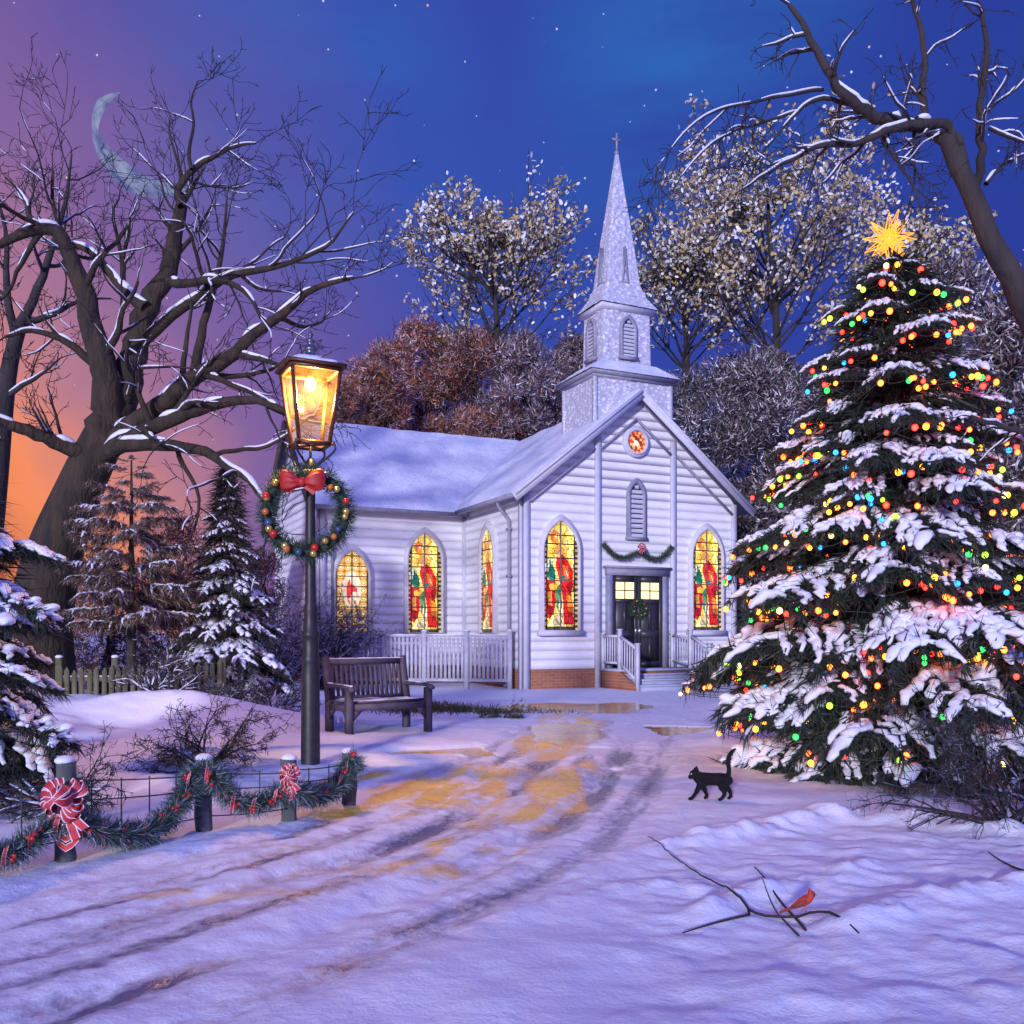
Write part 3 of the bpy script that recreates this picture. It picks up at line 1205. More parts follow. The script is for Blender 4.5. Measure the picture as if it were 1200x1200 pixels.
def paint_figure(x, y, asp):
    """coloured glass of a robed figure; x in -1..1, y in 0..1"""
    n = len(x)
    c = np.zeros((n, 3))
    cell = vnoise(x * 4.3 + 3, y * 15, 11)
    c[:] = np.stack([.92 + 0 * x, .50 + .26 * cell, .05 + .12 * cell ** 2], 1)
    pale = vnoise(x * 6, y * 19, 14) > .62
    c[pale] = (.95, .80, .30)
    gr = vnoise(x * 5, y * 16, 19) > .78
    c[gr] = (.42, .50, .08)
    # beaded border
    bd = (np.abs(x) > .80)
    bead = np.sin(y * 130) > -.1
    c[bd] = (.05, .035, .02)
    c[bd & bead] = (.48, .36, .12)

    def poly(pts, col, var=.0, seed=3, freq=(7, 5)):
        k = inpoly(x, y, pts)
        cc = np.array(col, float)
        if var:
            f = 1 - var + 2 * var * vnoise(x[k] * freq[0] + y[k] * 4, y[k] * freq[1], seed)
            c[k] = cc * f[:, None]
        else:
            c[k] = cc
    # upper tongue of red and orange
    poly([(-.62, .86), (-.42, .92), (-.1, .90), (-.18, .83), (-.02, .78), (-.26, .79), (-.5, .80)], (.85, .22, .03), .4)
    poly([(.02, .77), (.42, .90), (.30, .92), (-.05, .80)], (.78, .40, .04))
    poly([(-.4, .87), (-.2, .88), (-.25, .84)], (.95, .80, .35))
    # halo
    hx, hy = x + .06, (y - .725) * asp
    hr = np.hypot(hx, hy)
    c[(hr < .46)] = (.90, .42, .03)
    c[(hr < .36)] = (.95, .66, .10)
    c[(hr < .29)] = (.80, .34, .05)
    # robe
    poly([(-.2, .70), (.05, .71), (.42, .64), (.70, .55), (.74, .42), (.62, .34), (.72, .22), (.74, .05), (.18, .05), (.12, .30), (-.02, .42), (-.30, .60)], (.62, .016, .012), .5, 5, (9, 3))
    poly([(-.86, .46), (-.30, .46), (-.18, .36), (-.36, .18), (-.60, .10), (-.84, .12)], (.50, .016, .014), .5, 6, (9, 3))
    poly([(.10, .60), (.42, .58), (.50, .46), (.22, .48)], (.85, .20, .02), .3)
    poly([(.30, .34), (.66, .30), (.68, .16), (.40, .18)], (.80, .24, .02), .5, 15)
    poly([(-.82, .34), (-.5, .36), (-.48, .22), (-.8, .24)], (.75, .30, .03), .5, 16)
    poly([(.28, .56), (.44, .50), (.34, .49)], (.92, .72, .42))
    # face
    k = np.hypot(x + .10, (y - .705) * asp * .8) < .17
    c[k] = (.70, .36, .14)
    # green wing, book, sash
    poly([(-.84, .62), (-.58, .62), (-.34, .56), (-.28, .47), (-.5, .45), (-.72, .47)], (.015, .16, .09), .4, 7)
    poly([(-.92, .60), (-.62, .66), (-.66, .57), (-.80, .50)], (.75, .80, .58))
    poly([(.04, .50), (.26, .50), (.22, .44), (.06, .45)], (.02, .16, .12), .3)
    poly([(-.30, .38), (-.04, .42), (-.06, .22), (-.22, .18)], (.06, .20, .07), .4)
    poly([(-.66, .42), (-.20, .44), (-.24, .37), (-.60, .37)], (.88, .42, .04), .3)
    # underskirt
    poly([(-.06, .26), (.10, .30), (.16, .04), (-.70, .04), (-.46, .10), (-.24, .12)], (.88, .76, .42), .25)
    k = (np.sin((x * .8 + y * 3.2) * 16) > .55) & inpoly(x, y, [(-.06, .26), (.10, .30), (.16, .04), (-.5, .06), (-.24, .12)])
    c[k] = (.42, .32, .10)
    # folds
    k = (np.abs(np.sin((x * 1.0 - .25 * np.sin(y * 9)) * 12)) < .18) & (c[:, 0] > .3) & (c[:, 1] < .05)
    c[k] *= .25
    poly([(-.84, .0), (.84, .0), (.84, .035), (-.84, .035)], (.06, .05, .03))
    # the many small leaded pieces
    ed, cid = worley(x * 2.6, y * asp * 2.6, 3)
    c *= (.55 + .75 * cid)[:, None]
    c[ed < .055] *= .12
    # lead
    lead = np.zeros(n, bool)
    for yy in (.15, .255, .36, .57, .66, .79, .87):
        lead |= np.abs(y - yy) < .0045
    lead |= (np.abs(x + .78) < .03) | (np.abs(x - .78) < .03)
    c[lead] = (.012, .010, .010)
    cross = (np.abs(x) < .035) | ((np.abs(y - .455) < .007) & (np.abs(x) < .75))
    c[cross] = (.10, .065, .05)
    return c


def paint_lattice(x, y, asp):
    """amber roundels round a small red medallion"""
    n = len(x)
    c = np.zeros((n, 3))
    yy = y * asp
    gx_, gy_ = (x * 2.2) % 1 - .5, (yy * 2.2) % 1 - .5
    r = np.hypot(gx_, gy_)
    c[:] = (.62, .28, .03)
    c[r < .40] = (.92, .66, .16)
    c[r < .27] = (.10, .06, .02)
    c[r < .20] = (.90, .76, .36)
    dia = np.abs(gx_) + np.abs(gy_) > .82
    c[dia] = (.30, .09, .02)
    mz = vnoise(x * 6, yy * 6, 23)
    med = np.hypot(x * 1.1, (y - .52) * asp * .55) < .62
    c[med] = np.stack([.82 + 0 * mz, .48 + .35 * mz, .20 + .35 * mz], 1)[med]
    fig = (np.hypot(x * 1.5, (y - .50) * asp * .62) < .5) & (vnoise(x * 5 + 9, yy * 4, 29) > .42)
    c[fig] = (.72, .05, .03)
    c[(np.abs(x) > .9)] = (.06, .03, .02)
    lead = (np.abs(x) < .02) | (np.abs((y * 8) % 1 - .5) < .03)
    c[lead] = (.02, .014, .01)
    return c


def paint_round(x, y, asp):
    r = np.hypot(x, y)
    a = np.arctan2(y, x)
    c = np.zeros((len(x), 3))
    c[:] = (.55, .05, .02)
    c[(np.sin(a * 12) > 0) & (r > .72)] = (.80, .34, .05)
    k = vnoise(x * 4 + 5, y * 4, 33)
    c[(r < .7) & (k > .55)] = (.85, .42, .12)
    c[(r < .7) & (k < .33)] = (.10, .03, .02)
    c[(np.hypot(x, y + .1) < .3) & (k > .4)] = (.92, .72, .45)
    c[np.abs(r - .72) < .035] = (.02, .012, .01)
    c[np.abs(x) < .02] = (.02, .012, .01)
    return c


def window(fn, c, hw, z0, zt, paint, parent, sill=True, nx_=56, nz_=176):
    fo, zs, rr = lancet(c, hw + .10, z0 - .02, zt + .16)
    fi, _, _ = lancet(c, hw, z0, zt)
    m = MB()
    m.ring(fi, fo, fn, .0, .105)
    fo2, _, _ = lancet(c, hw + .055, z0 - .01, zt + .09)
    m.ring(fi, fo2, fn, .100, .128)
    fr = m.build('window', M['pale_trim'], parent)
    # glass, one small face per piece of colour
    m = MB()
    xs = np.linspace(-1, 1, nx_ + 1)
    ys = np.linspace(0, 1, nz_ + 1)
    _, zsp, r2 = lancet(c, hw, z0, zt)
    zz = z0 + ys * (zt - z0)
    half = np.where(zz <= zsp, hw, np.sqrt(np.clip(r2 ** 2 - (zz - zsp) ** 2, 0, None)) - (r2 - hw))
    half = np.clip(half, .002, None) + .004
    V = []
    for j in range(nz_ + 1):
        for i in range(nx_ + 1):
            V.append(fn(c + max(-half[j], min(half[j], xs[i] * (hw + .004))), zz[j], .055))
    V = np.array(V)
    j, i = np.meshgrid(np.arange(nz_), np.arange(nx_), indexing='ij')
    k = (j * (nx_ + 1) + i).ravel()
    F = np.stack([k, k + 1, k + nx_ + 2, k + nx_ + 1], 1)
    xc = ((xs[:-1] + xs[1:]) / 2)[i.ravel()]
    yc = ((ys[:-1] + ys[1:]) / 2)[j.ravel()]
    keep = np.abs(xc) * hw < ((half[:-1] + half[1:]) / 2)[j.ravel()] + hw / nx_
    col = paint(xc, yc, (zt - z0) / (2 * hw) * 2)
    m.add(V, F[keep], col[keep])
    m.build('stained_glass', M['stained'], fr)
    if sill:
        m = MB()
        m.prism([(c - hw - .14, z0 - .13), (c + hw + .14, z0 - .13), (c + hw + .14, z0 - .01), (c - hw - .14, z0 - .01)], fn, .155, 0)
        m.build('sill', M['trim'], fr)
    return fr


window(F_FRONT, .95, .455, 1.36, 3.90, paint_figure, church)
window(F_FRONT, W - .95, .455, 1.36, 3.90, paint_figure, church)
window(F_SIDE, DI - 1.86, .42, 1.30, 3.90, paint_figure, church, sill=False)
window(F_WING, WL - 1.15, .455, 1.30, 3.86, paint_figure, church, sill=False)
window(F_WING, WL - 3.06, .42, 1.30, 3.34, paint_lattice, church, sill=False)

# round window
th = np.linspace(0, 2 * PI, 28, endpoint=False)
circ = lambda r: [(HW - .02 + r * math.cos(a), 5.92 + r * math.sin(a)) for a in th]
m = MB()
m.ring(circ(.27), circ(.37), F_FRONT, 0, .11)
m.ring(circ(.27), circ(.315), F_FRONT, .105, .14)
rw = m.build('round_window', M['trim'], church)
m = MB()
g = np.linspace(-1, 1, 41)
gx_, gy_ = np.meshgrid(g, g)
V = np.stack([gx_.ravel() * .275, gy_.ravel() * .275], 1)
i = (np.arange(40)[:, None] * 41 + np.arange(40)[None, :]).ravel()
F = np.stack([i, i + 1, i + 42, i + 41], 1)
ctr = V[F].mean(1) / .275
keep = np.hypot(ctr[:, 0], ctr[:, 1]) < 1.0
m.add([F_FRONT(HW - .02 + a, 5.92 + b, .06) for a, b in V], F[keep], paint_round(ctr[:, 0], ctr[:, 1], 1)[keep])
m.build('stained_glass', M['stained'], rw)


# louvred openings
def louvre(fn, c, hw, z0, zt, parent, slats=11, fw=.09, back=M['step']):
    m = MB()
    fi, zs, r2 = lancet(c, hw, z0, zt)
    fo, _, _ = lancet(c, hw + fw, z0 - .01, zt + fw * 1.5)
    m.ring(fi, fo, fn, 0, .09)
    m.prism([(c - hw - fw - .03, z0 - .08), (c + hw + fw + .03, z0 - .08), (c + hw + fw + .03, z0 - .005), (c - hw - fw - .03, z0 - .005)], fn, .115, 0)
    o = m.build('louvre_window', M['grey_trim'], parent)
    m = MB()
    m.prism(fi, fn, .026, .022)
    m.build('louvre_shade_sheet', M['door'], o)  # dark sheet standing in for the shade between the slats
    m = MB()
    dz = (zt - z0) / slats
    for k in range(slats):
        z = z0 + k * dz
        zm = z + dz * .7
        h = hw if zm <= zs else math.sqrt(max(r2 ** 2 - (zm - zs) ** 2, 0)) - (r2 - hw)
        if h < .03:
            continue
        m.add([fn(c - h, z, .075), fn(c + h, z, .075), fn(c + h, z + dz * .68, .042), fn(c - h, z + dz * .68, .042),
               fn(c - h, z - .012, .045), fn(c + h, z - .012, .045)], [[0, 1, 2, 3], [4, 5, 1, 0]])
    m.build('louvre_slats', M['trim'], o)
    return o


louvre(F_FRONT, HW, .18, 3.62, 4.92, church)

# ---- door
m = MB()
dz0, dz1, dw = ZF, 2.68, .72
D0 = HW + .02
m.prism([(D0 - dw - .15, dz0), (D0 - dw, dz0), (D0 - dw, dz1), (D0 - dw - .15, dz1)], F_FRONT, .11, 0)
m.prism([(D0 + dw, dz0), (D0 + dw + .15, dz0), (D0 + dw + .15, dz1), (D0 + dw, dz1)], F_FRONT, .11, 0)
m.prism([(D0 - dw - .17, dz1), (D0 + dw + .17, dz1), (D0 + dw + .17, dz1 + .17), (D0 - dw - .17, dz1 + .17)], F_FRONT, .125, 0)
m.prism([(D0 - dw - .22, dz1 + .17), (D0 + dw + .22, dz1 + .17), (D0 + dw + .22, dz1 + .22), (D0 - dw - .22, dz1 + .22)], F_FRONT, .17, 0)
m.build('door_frame', M['grey_trim'], church)
for sgn in (-1, 1):
    a, b = sorted((D0, D0 + sgn * dw))
    a += .006
    b -= .006
    m = MB()
    m.prism([(a, dz0 + .01), (b, dz0 + .01), (b, dz1 - .005), (a, dz1 - .005)], F_FRONT, .045, 0)
    # stiles, rails
    for s0, s1, z0, z1 in ((a, a + .09, dz0 + .01, dz1 - .005), (b - .09, b, dz0 + .01, dz1 - .005), (a + .09, b - .09, dz1 - .16, dz1 - .005),
                           (a + .09, b - .09, 2.02, 2.12), (a + .09, b - .09, 1.18, 1.36), (a + .09, b - .09, dz0 + .01, dz0 + .16),
                           ((a + b) / 2 - .035, (a + b) / 2 + .035, 1.36, 2.02), ((a + b) / 2 - .035, (a + b) / 2 + .035, .60, 1.18)):
        m.prism([(s0, z0), (s1, z0), (s1, z1), (s0, z1)], F_FRONT, .072, .04)
    d = m.build('door', M['door'], church)
    m = MB()
    m.add([F_FRONT(s, z, .052) for s, z in ((a + .09, 2.12), (b - .09, 2.12), (b - .09, dz1 - .16), (a + .09, dz1 - .16))], [[0, 1, 2, 3]], (1.0, .80, .33))
    m.build('door_glass', M['door_glass'], d)
    m = MB()
    mid = (a + b) / 2
    zm = (2.12 + dz1 - .16) / 2
    m.prism([(mid - .012, 2.12), (mid + .012, 2.12), (mid + .012, dz1 - .16), (mid - .012, dz1 - .16)], F_FRONT, .066, .05)
    m.prism([(a + .09, zm - .012), (b - .09, zm - .012), (b - .09, zm + .012), (a + .09, zm + .012)], F_FRONT, .069, .05)
    m.build('glazing_bars', M['door'], d)
    m = MB()
    hs = D0 + sgn * .055
    m.prism([(hs - .025, 1.22), (hs + .025, 1.22), (hs + .025, 1.46), (hs - .025, 1.46)], F_FRONT, .082, .07)
    m.tube([F_FRONT(hs, 1.26, .085), F_FRONT(hs, 1.28, .125), F_FRONT(hs, 1.40, .125), F_FRONT(hs, 1.42, .085)], .011, 6)
    m.build('door_handle', M['brass'], d)

# ---- porch, steps and railings
P0, P1 = 2.02, 4.10
m = MB()
m.box(((P0 + P1) / 2, -.44, .19), (P1 - P0, .84, .44))
# cheeks beside the steps
for u0 in (P0 - .001, P1 - .10 + .001):
    V = []
    for uu in (u0, u0 + .10):
        V += [(uu, -.86, -.05), (uu, -1.62, -.05), (uu, -1.62, .05), (uu, -.86, .405)]
    m.add(V, [[0, 1, 2, 3], [7, 6, 5, 4], [0, 4, 5, 1], [1, 5, 6, 2], [2, 6, 7, 3]])
m.build('porch_base', M['brick'], church)
m = MB()
m.box(((P0 + P1) / 2, -.44, .43), (P1 - P0 + .06, .92, .05))
for k in range(3):
    zt = .34 - k * .112
    y0 = -.88 - k * .27
    m.box(((P0 + P1) / 2, y0 - .135, zt / 2 - .03), (P1 - P0 - .22, .268, zt + .03))
    m.box(((P0 + P1) / 2, y0 - .147, zt), (P1 - P0 - .19, .30, .035))
m.build('steps', M['step'], church)
for u in (P0 + .05, P1 - .05):
    m = MB()
    y1, y2 = -.84, -1.58
    zt1, zt2 = 1.28, .96
    for yy, zz, z0 in ((-.10, 1.26, .455), (y1, 1.36, .455), (y2, 1.04, .0)):
        m.box((u, yy, (zz + z0) / 2), (.085, .085, zz - z0))
        m.box((u, yy, zz + .012), (.115, .115, .03))
    for (ya, za), (yb, zb), lo in (((-.10, 1.22), (y1, 1.22), .14), ((y1, 1.22), (y2, .93), None)):
        m.beam((u, ya, za), (u, yb, zb), .07, .06)
        bot0 = .60
        bot1 = .60 if lo else .22
        m.beam((u, ya, bot0), (u, yb, bot1), .05, .05)
        nb = 7
        for k in range(1, nb):
            t = k / nb
            yy = ya + (yb - ya) * t
            m.box((u, yy, (bot0 + (bot1 - bot0) * t + za + (zb - za) * t) / 2), (.03, .03, za + (zb - za) * t - bot0 - (bot1 - bot0) * t))
    m.build('railing', M['trim'], church)

# ---- tower, belfry, spire
TC = (HW, .86)
tower = MB()
s_, d_ = 1.08, .76


def tapered(mb, c, w0, d0, z0, w1, d1, z1, n=1):
    V = []
    for wd, dp, z in ((w0, d0, z0), (w1, d1, z1)):
        V += [(c[0] - wd, c[1] - dp, z), (c[0] + wd, c[1] - dp, z), (c[0] + wd, c[1] + dp, z), (c[0] - wd, c[1] + dp, z)]
    mb.add(V, [[0, 1, 5, 4], [1, 2, 6, 5], [2, 3, 7, 6], [3, 0, 4, 7], [4, 5, 6, 7], [3, 2, 1, 0]])


def crust(mb, c, w0, d0, z0, w1, d1, z1, nu=26, nv=30, amp=.022, seed=3):
    """four sloping faces with a crust of frozen snow"""
    cs0 = [(-w0, -d0), (w0, -d0), (w0, d0), (-w0, d0)]
    cs1 = [(-w1, -d1), (w1, -d1), (w1, d1), (-w1, d1)]
    for k in range(4):
        a0, b0 = np.array(cs0[k]), np.array(cs0[(k + 1) % 4])
        a1, b1 = np.array(cs1[k]), np.array(cs1[(k + 1) % 4])
        s, t = np.meshgrid(np.linspace(0, 1, nu), np.linspace(0, 1, nv))
        s, t = s.ravel()[:, None], t.ravel()[:, None]
        xy = (a0 * (1 - s) + b0 * s) * (1 - t) + (a1 * (1 - s) + b1 * s) * t
        z = z0 + (z1 - z0) * t
        nrm = np.array([b0[1] - a0[1], -(b0[0] - a0[0])])
        nrm = nrm / np.linalg.norm(nrm)
        wid = np.linalg.norm(b0 - a0) * (1 - t) + np.linalg.norm(b1 - a1) * t
        ss = s * wid
        bl = np.abs(fbm(ss[:, 0] * 8 + k * 9, z[:, 0] * 11, seed, 3)) * 2.2
        e = np.minimum(s, 1 - s)[:, 0] * wid[:, 0]
        bl = bl * np.clip(e / .03, 0, 1)
        xy = xy + nrm * (bl * amp * np.clip(wid[:, 0] / .5, .3, 1))[:, None]
        V = np.concatenate([xy + np.array(c), z], 1)
        i = (np.arange(nv - 1)[:, None] * nu + np.arange(nu - 1)[None, :]).ravel()
        mb.add(V, np.stack([i, i + 1, i + nu + 1, i + nu], 1))


crust(tower, TC, s_, d_, 5.4, s_, d_, 7.50, 60, 60, .045, 3)
for sx in (-1, 1):
    for sy in (-1, 1):
        tower.box((TC[0] + sx * s_, TC[1] + sy * d_, 6.5), (.10, .10, 2.05))
tower_o = tower.build('tower', M['shingle'], church, smooth=False)
m = MB()
tapered(m, TC, s_ + .14, d_ + .14, 7.50, s_ + .17, d_ + .17, 7.58)
tapered(m, TC, s_ + .08, d_ + .08, 7.44, s_ + .08, d_ + .08, 7.50)
m.build('cornice', M['grey_trim'], tower_o)
m = MB()
crust(m, TC, s_ + .20, d_ + .20, 7.58, .80, .58, 7.93, 40, 14, .03, 9)
tapered(m, TC, s_ + .16, d_ + .16, 7.582, .74, .52, 7.90)
m.build('tower_roof', M['roof_snow'], tower_o)

bel = MB()
bw, bd = .69, .50
crust(bel, TC, bw, bd, 7.85, bw - .03, bd - .02, 9.26, 44, 52, .045, 13)
bo = bel.build('belfry', M['shingle'], church, smooth=False)
F_BF = wallfn((TC[0] - bw, TC[1] - bd), (1, 0), (0, -1))
F_BS = wallfn((TC[0] - bw, TC[1] + bd), (0, -1), (-1, 0))
louvre(F_BF, bw, .17, 8.10, 9.02, bo, 10, .07)
louvre(F_BS, bd, .15, 8.10, 9.02, bo, 10, .06)
m = MB()
tapered(m, TC, bw + .05, bd + .05, 9.22, bw + .10, bd + .10, 9.34)
m.build('cornice', M['trim'], bo)
sp = MB()
prev = (bw + .13, bd + .13, 9.34)
for wd, dp, z in ((.60, .45, 9.66), (.47, .355, 9.98), (.40, .30, 10.6), (.03, .03, 13.35)):
    crust(sp, TC, prev[0], prev[1], prev[2], wd, dp, z, 34, 90 if z > 13 else 16, .050, int(z * 3))
    prev = (wd, dp, z)
so = sp.build('spire', M['shingle'], church)


def spire_vent(fn, c, parent):
    m = MB()
    tri_o = [(c - .10, 9.98), (c + .10, 9.98), (c, 10.90)]
    tri_i = [(c - .062, 10.01), (c + .062, 10.01), (c, 10.70)]
    m.ring(tri_i, tri_o, fn, -.30, .035)
    m.add([fn(s, z, -.02) for s, z in tri_i], [[0, 1, 2]])
    m.build('spire_vent', M['grey_trim'], parent)


spire_vent(wallfn((TC[0] - .47, TC[1] - .36), (1, 0), (0, -1)), .49, so)
spire_vent(wallfn((TC[0] - .47, TC[1] + .36), (0, -1), (-1, 0)), .37, so)
m = MB()
m.sphere((TC[0], TC[1], 13.37), .06)
m.box((TC[0], TC[1], 13.62), (.045, .045, .50))
m.box((TC[0], TC[1], 13.70), (.26, .045, .045))
m.build('cross', M['grey_trim'], church)
# ------------------------------------------------------------------ helpers for evergreen dressing
GREENS = np.array([(.020, .060, .028), (.030, .085, .035), (.045, .10, .045), (.025, .055, .050), (.06, .11, .075)])


def pick(cols, n, rg=rng):
    c = np.asarray(cols, float)
    return c[rg.integers(0, len(c), n)] * rg.uniform(.75, 1.25, (n, 1))


def resample(path, n):
    p = np.asarray(path, float)
    d = np.concatenate([[0], np.cumsum(np.linalg.norm(np.diff(p, axis=0), axis=1))])
    t = np.linspace(0, d[-1], n)
    return np.stack([np.interp(t, d, p[:, k]) for k in range(p.shape[1])], 1)


def smooth_path(path, n, it=2):
    p = np.asarray(path, float)
    for _ in range(it):
        q = np.concatenate([p[:1], np.stack([p[:-1] * .75 + p[1:] * .25, p[:-1] * .25 + p[1:] * .75], 1).reshape(-1, p.shape[1]), p[-1:]])
        p = q
    return resample(p, n)


def bristle_rope(m, path, n, L, wd, r0, cols=GREENS, along=.5, rg=rng):
    """needles standing out all round a path"""
    p = np.asarray(path, float)
    T = np.gradient(p, axis=0)
    T /= np.linalg.norm(T, axis=1, keepdims=True) + 1e-9
    k = rg.integers(0, len(p), n)
    D = rg.normal(size=(n, 3))
    D -= T[k] * (D * T[k]).sum(1, keepdims=True)
    D /= np.linalg.norm(D, axis=1, keepdims=True) + 1e-9
    base = p[k] + D * r0 * rg.uniform(.1, 1, (n, 1)) + rg.normal(size=(n, 3)) * r0 * .15
    m.slivers(base, D + T[k] * along * rg.choice([-1, 1], (n, 1)) * rg.uniform(.2, 1.3, (n, 1)), L * rg.uniform(.6, 1.25, n), wd, pick(cols, n, rg), rg)


def ribbon_strip(m, pts, wvec, col=(.62, .03, .025), edge=(.74, .62, .68), ef=.12):
    """a ribbon along pts, wvec = half width vectors, pale edges"""
    p = np.asarray(pts, float)
    wv = np.broadcast_to(np.asarray(wvec, float), p.shape)
    cols = [-1, -1 + 2 * ef, 1 - 2 * ef, 1]
    V = np.stack([p + wv * c for c in cols], 1).reshape(-1, 3)
    n = len(p)
    for j in range(3):
        i = np.arange(n - 1) * 4 + j
        F = np.stack([i, i + 1, i + 5, i + 4], 1)
        m.F.setdefault(4, []).append((F + m.n, np.broadcast_to(np.array(edge if j != 1 else col, float), (n - 1, 3))))
    m.V.append(V)
    m.n += len(V)


def rosette(m, c, r, face, seed=0, loops=13, dark=(.42, .02, .03)):
    """a many-looped gift bow; face = direction it looks"""
    rg = np.random.default_rng(seed)
    f = np.array(face, float)
    f /= np.linalg.norm(f)
    x = np.cross((0, 0, 1), f)
    x /= np.linalg.norm(x)
    z = np.cross(f, x)
    for k in range(loops):
        ring_ = 0 if k < loops * .6 else 1
        a = k * 2.399 + rg.uniform(-.55, .55)
        d = x * math.cos(a) + z * math.sin(a)
        s = np.cross(f, d)
        Lr = r * (1.0 if ring_ == 0 else .62) * rg.uniform(.75, 1.12)
        up = r * (.55 if ring_ == 0 else 1.1) * rg.uniform(.7, 1.2)
        t = np.linspace(0, 1, 12)
        rad = np.sin(t * PI) ** .8 * Lr
        hh = (np.cos(t * PI) * -.5 + .5) * up
        pts = np.array(c) + d * rad[:, None] + f * (hh + .01)[:, None] + s * (np.sin(t * 2 * PI) * .02)[:, None]
        wv = s * (r * .25) * (.45 + .55 * np.sin(t * PI))[:, None]
        ribbon_strip(m, pts, wv, dark if rg.random() < .4 else (.50, .05, .06))


# ------------------------------------------------------------------ street lamp
LX, LY = -2.005, 9.0
LZ = H(LX, LY)
lamp = thing('street_lamp', 'tall dark iron street lamp with glowing four-sided lantern beside the bench', 'street lamp', (LX, LY, LZ))
m = MB()
m.lathe([(a_ * .90, b_) for a_, b_ in [(.0, -.1), (.105, -.1), (.105, .02), (.100, .9), (.092, 1.00), (.098, 1.02), (.098, 1.06), (.088, 1.08), (.088, 1.22), (.092, 1.26), (.100, 1.27), (.100, 1.30),
         (.082, 1.33), (.074, 1.42), (.070, 1.5), (.074, 1.52), (.074, 1.56), (.060, 1.60), (.056, 2.2), (.052, 2.72), (.060, 2.74), (.066, 2.80), (.060, 2.84), (.054, 2.86), (.075, 2.93), (.075, 2.96), (.055, 3.0), (.03, 3.04), (.0, 3.05)]], n=24)
m.build('pole', M['iron'], lamp, smooth=True)
# lantern: square, turned a little
LA = R(27)
LB, LT = 3.175, 3.90      # bottom and top of the glass
hb, ht = .150, .238


def lc(k, h, z):
    a = LA + PI / 4 + k * PI / 2
    return np.array([h * 1.414 * math.cos(a), h * 1.414 * math.sin(a), z])


m = MB()
for k in range(4):
    t = np.linspace(0, 1, 12)
    a = LA + PI / 4 + k * PI / 2
    d = np.array([math.cos(a), math.sin(a), 0])
    rr = .035 + .215 * np.clip(np.sin(t * PI * .62) ** 1.2, 0, 1) - .03 * np.sin(t * PI * 2)
    m.tube(d * rr[:, None] + np.array([0, 0, 1]) * (2.90 + .30 * t)[:, None], .011, 6)
m.tube([(0, 0, 2.98), (0, 0, 3.20)], .014, 6)
m.build('scroll_bracket', M['iron'], lamp, smooth=True)
m = MB()
for k in range(4):
    m.beam(lc(k, hb, LB), lc(k, ht, LT), .030, .030, up=lc(k, 1, 0))
    m.beam(lc(k, hb, LB), lc(k + 1, hb, LB), .034, .045)
    m.beam(lc(k, ht, LT), lc(k + 1, ht, LT), .040, .040)
    m.beam(lc(k, ht + .03, LT + .028), lc(k + 1, ht + .03, LT + .028), .050, .026)
    m.sphere(lc(k, hb + .03, LB - .005), .022, 8, 6)
for k in range(2):
    m.beam(lc(k, hb, LB - .004), lc(k + 2, hb, LB - .004), .03, .02)
m.build('lantern_frame', M['lantern'], lamp)
m = MB()
for k in range(4):
    m.add([lc(k, hb, LB), lc(k + 1, hb, LB), lc(k + 1, ht, LT), lc(k, ht, LT)], [[0, 1, 2, 3]])
m.build('lantern_glass', M['lantern_glass'], lamp)
m = MB()
V = [lc(k, ht + .055, LT + .04) for k in range(4)] + [lc(k, .06, LT + .135) for k in range(4)]
m.add(V, [[0, 1, 5, 4], [1, 2, 6, 5], [2, 3, 7, 6], [3, 0, 4, 7], [4, 5, 6, 7], [3, 2, 1, 0]])
cap = m.build('lantern_cap', M['iron'], lamp, smooth=False)
m = MB()
m.lathe([(.075, LT + .12), (.082, LT + .15), (.062, LT + .17), (.050, LT + .20), (.066, LT + .215), (.066, LT + .235), (.036, LT + .26), (.030, LT + .285), (.044, LT + .30), (.044, LT + .315), (.018, LT + .335), (.016, LT + .35),
         (.026, LT + .365), (.026, LT + .38), (.012, LT + .40), (.002, LT + .435)], n=16)
m.build('finial', M['finial'], lamp, smooth=True)
m = MB()
n_ = 18
a_, b_ = np.meshgrid(np.linspace(0, 2 * PI, 37)[:-1], np.linspace(0, 1, 9))
ca_ = a_ - LA - PI / 4
sq = 1 / np.maximum(np.abs(np.cos(ca_ - PI / 4)), np.abs(np.sin(ca_ - PI / 4)))
rad_ = (.075 + (ht + .02) * b_ * 1.0 * np.clip(sq, 1, 1.30) - .075 * b_)
zz_ = LT + .150 - .085 * b_ ** 1.1 + .016 * np.sin(a_ * 7 + b_ * 5) * (b_ * (1 - b_)) * 3 - np.where(b_ > .99, .028, 0)
V = np.stack([rad_ * np.cos(a_), rad_ * np.sin(a_), zz_], -1).reshape(-1, 3)
i = np.arange(8)[:, None] * 36 + np.arange(36)[None, :]
i2 = np.arange(8)[:, None] * 36 + (np.arange(36)[None, :] + 1) % 36
m.add(V, np.stack([i, i2, i2 + 36, i + 36], -1).reshape(-1, 4))
m.build('snow_cap', M['bough_snow'], cap, smooth=True)
m = MB()
m.sphere((0, 0, LT - .12), .055, 12, 9, sz=(1, 1, 1.25))
m.build('bulb', M['bulb'], lamp, smooth=True)
m = MB()
m.lathe([(.02, LT - .05), (.035, LT - .045), (.035, LT + .02)], n=12)
m.build('bulb_socket', M['lantern'], lamp)
pl = bpy.data.lights.new('lamp_light', 'POINT')
pl.energy = 320
pl.color = (1.0, .55, .18)
pl.shadow_soft_size = .03
po = bpy.data.objects.new('lamp_light', pl)
COL.objects.link(po)
po.parent = lamp
po.location = (0, 0, LT - .225)


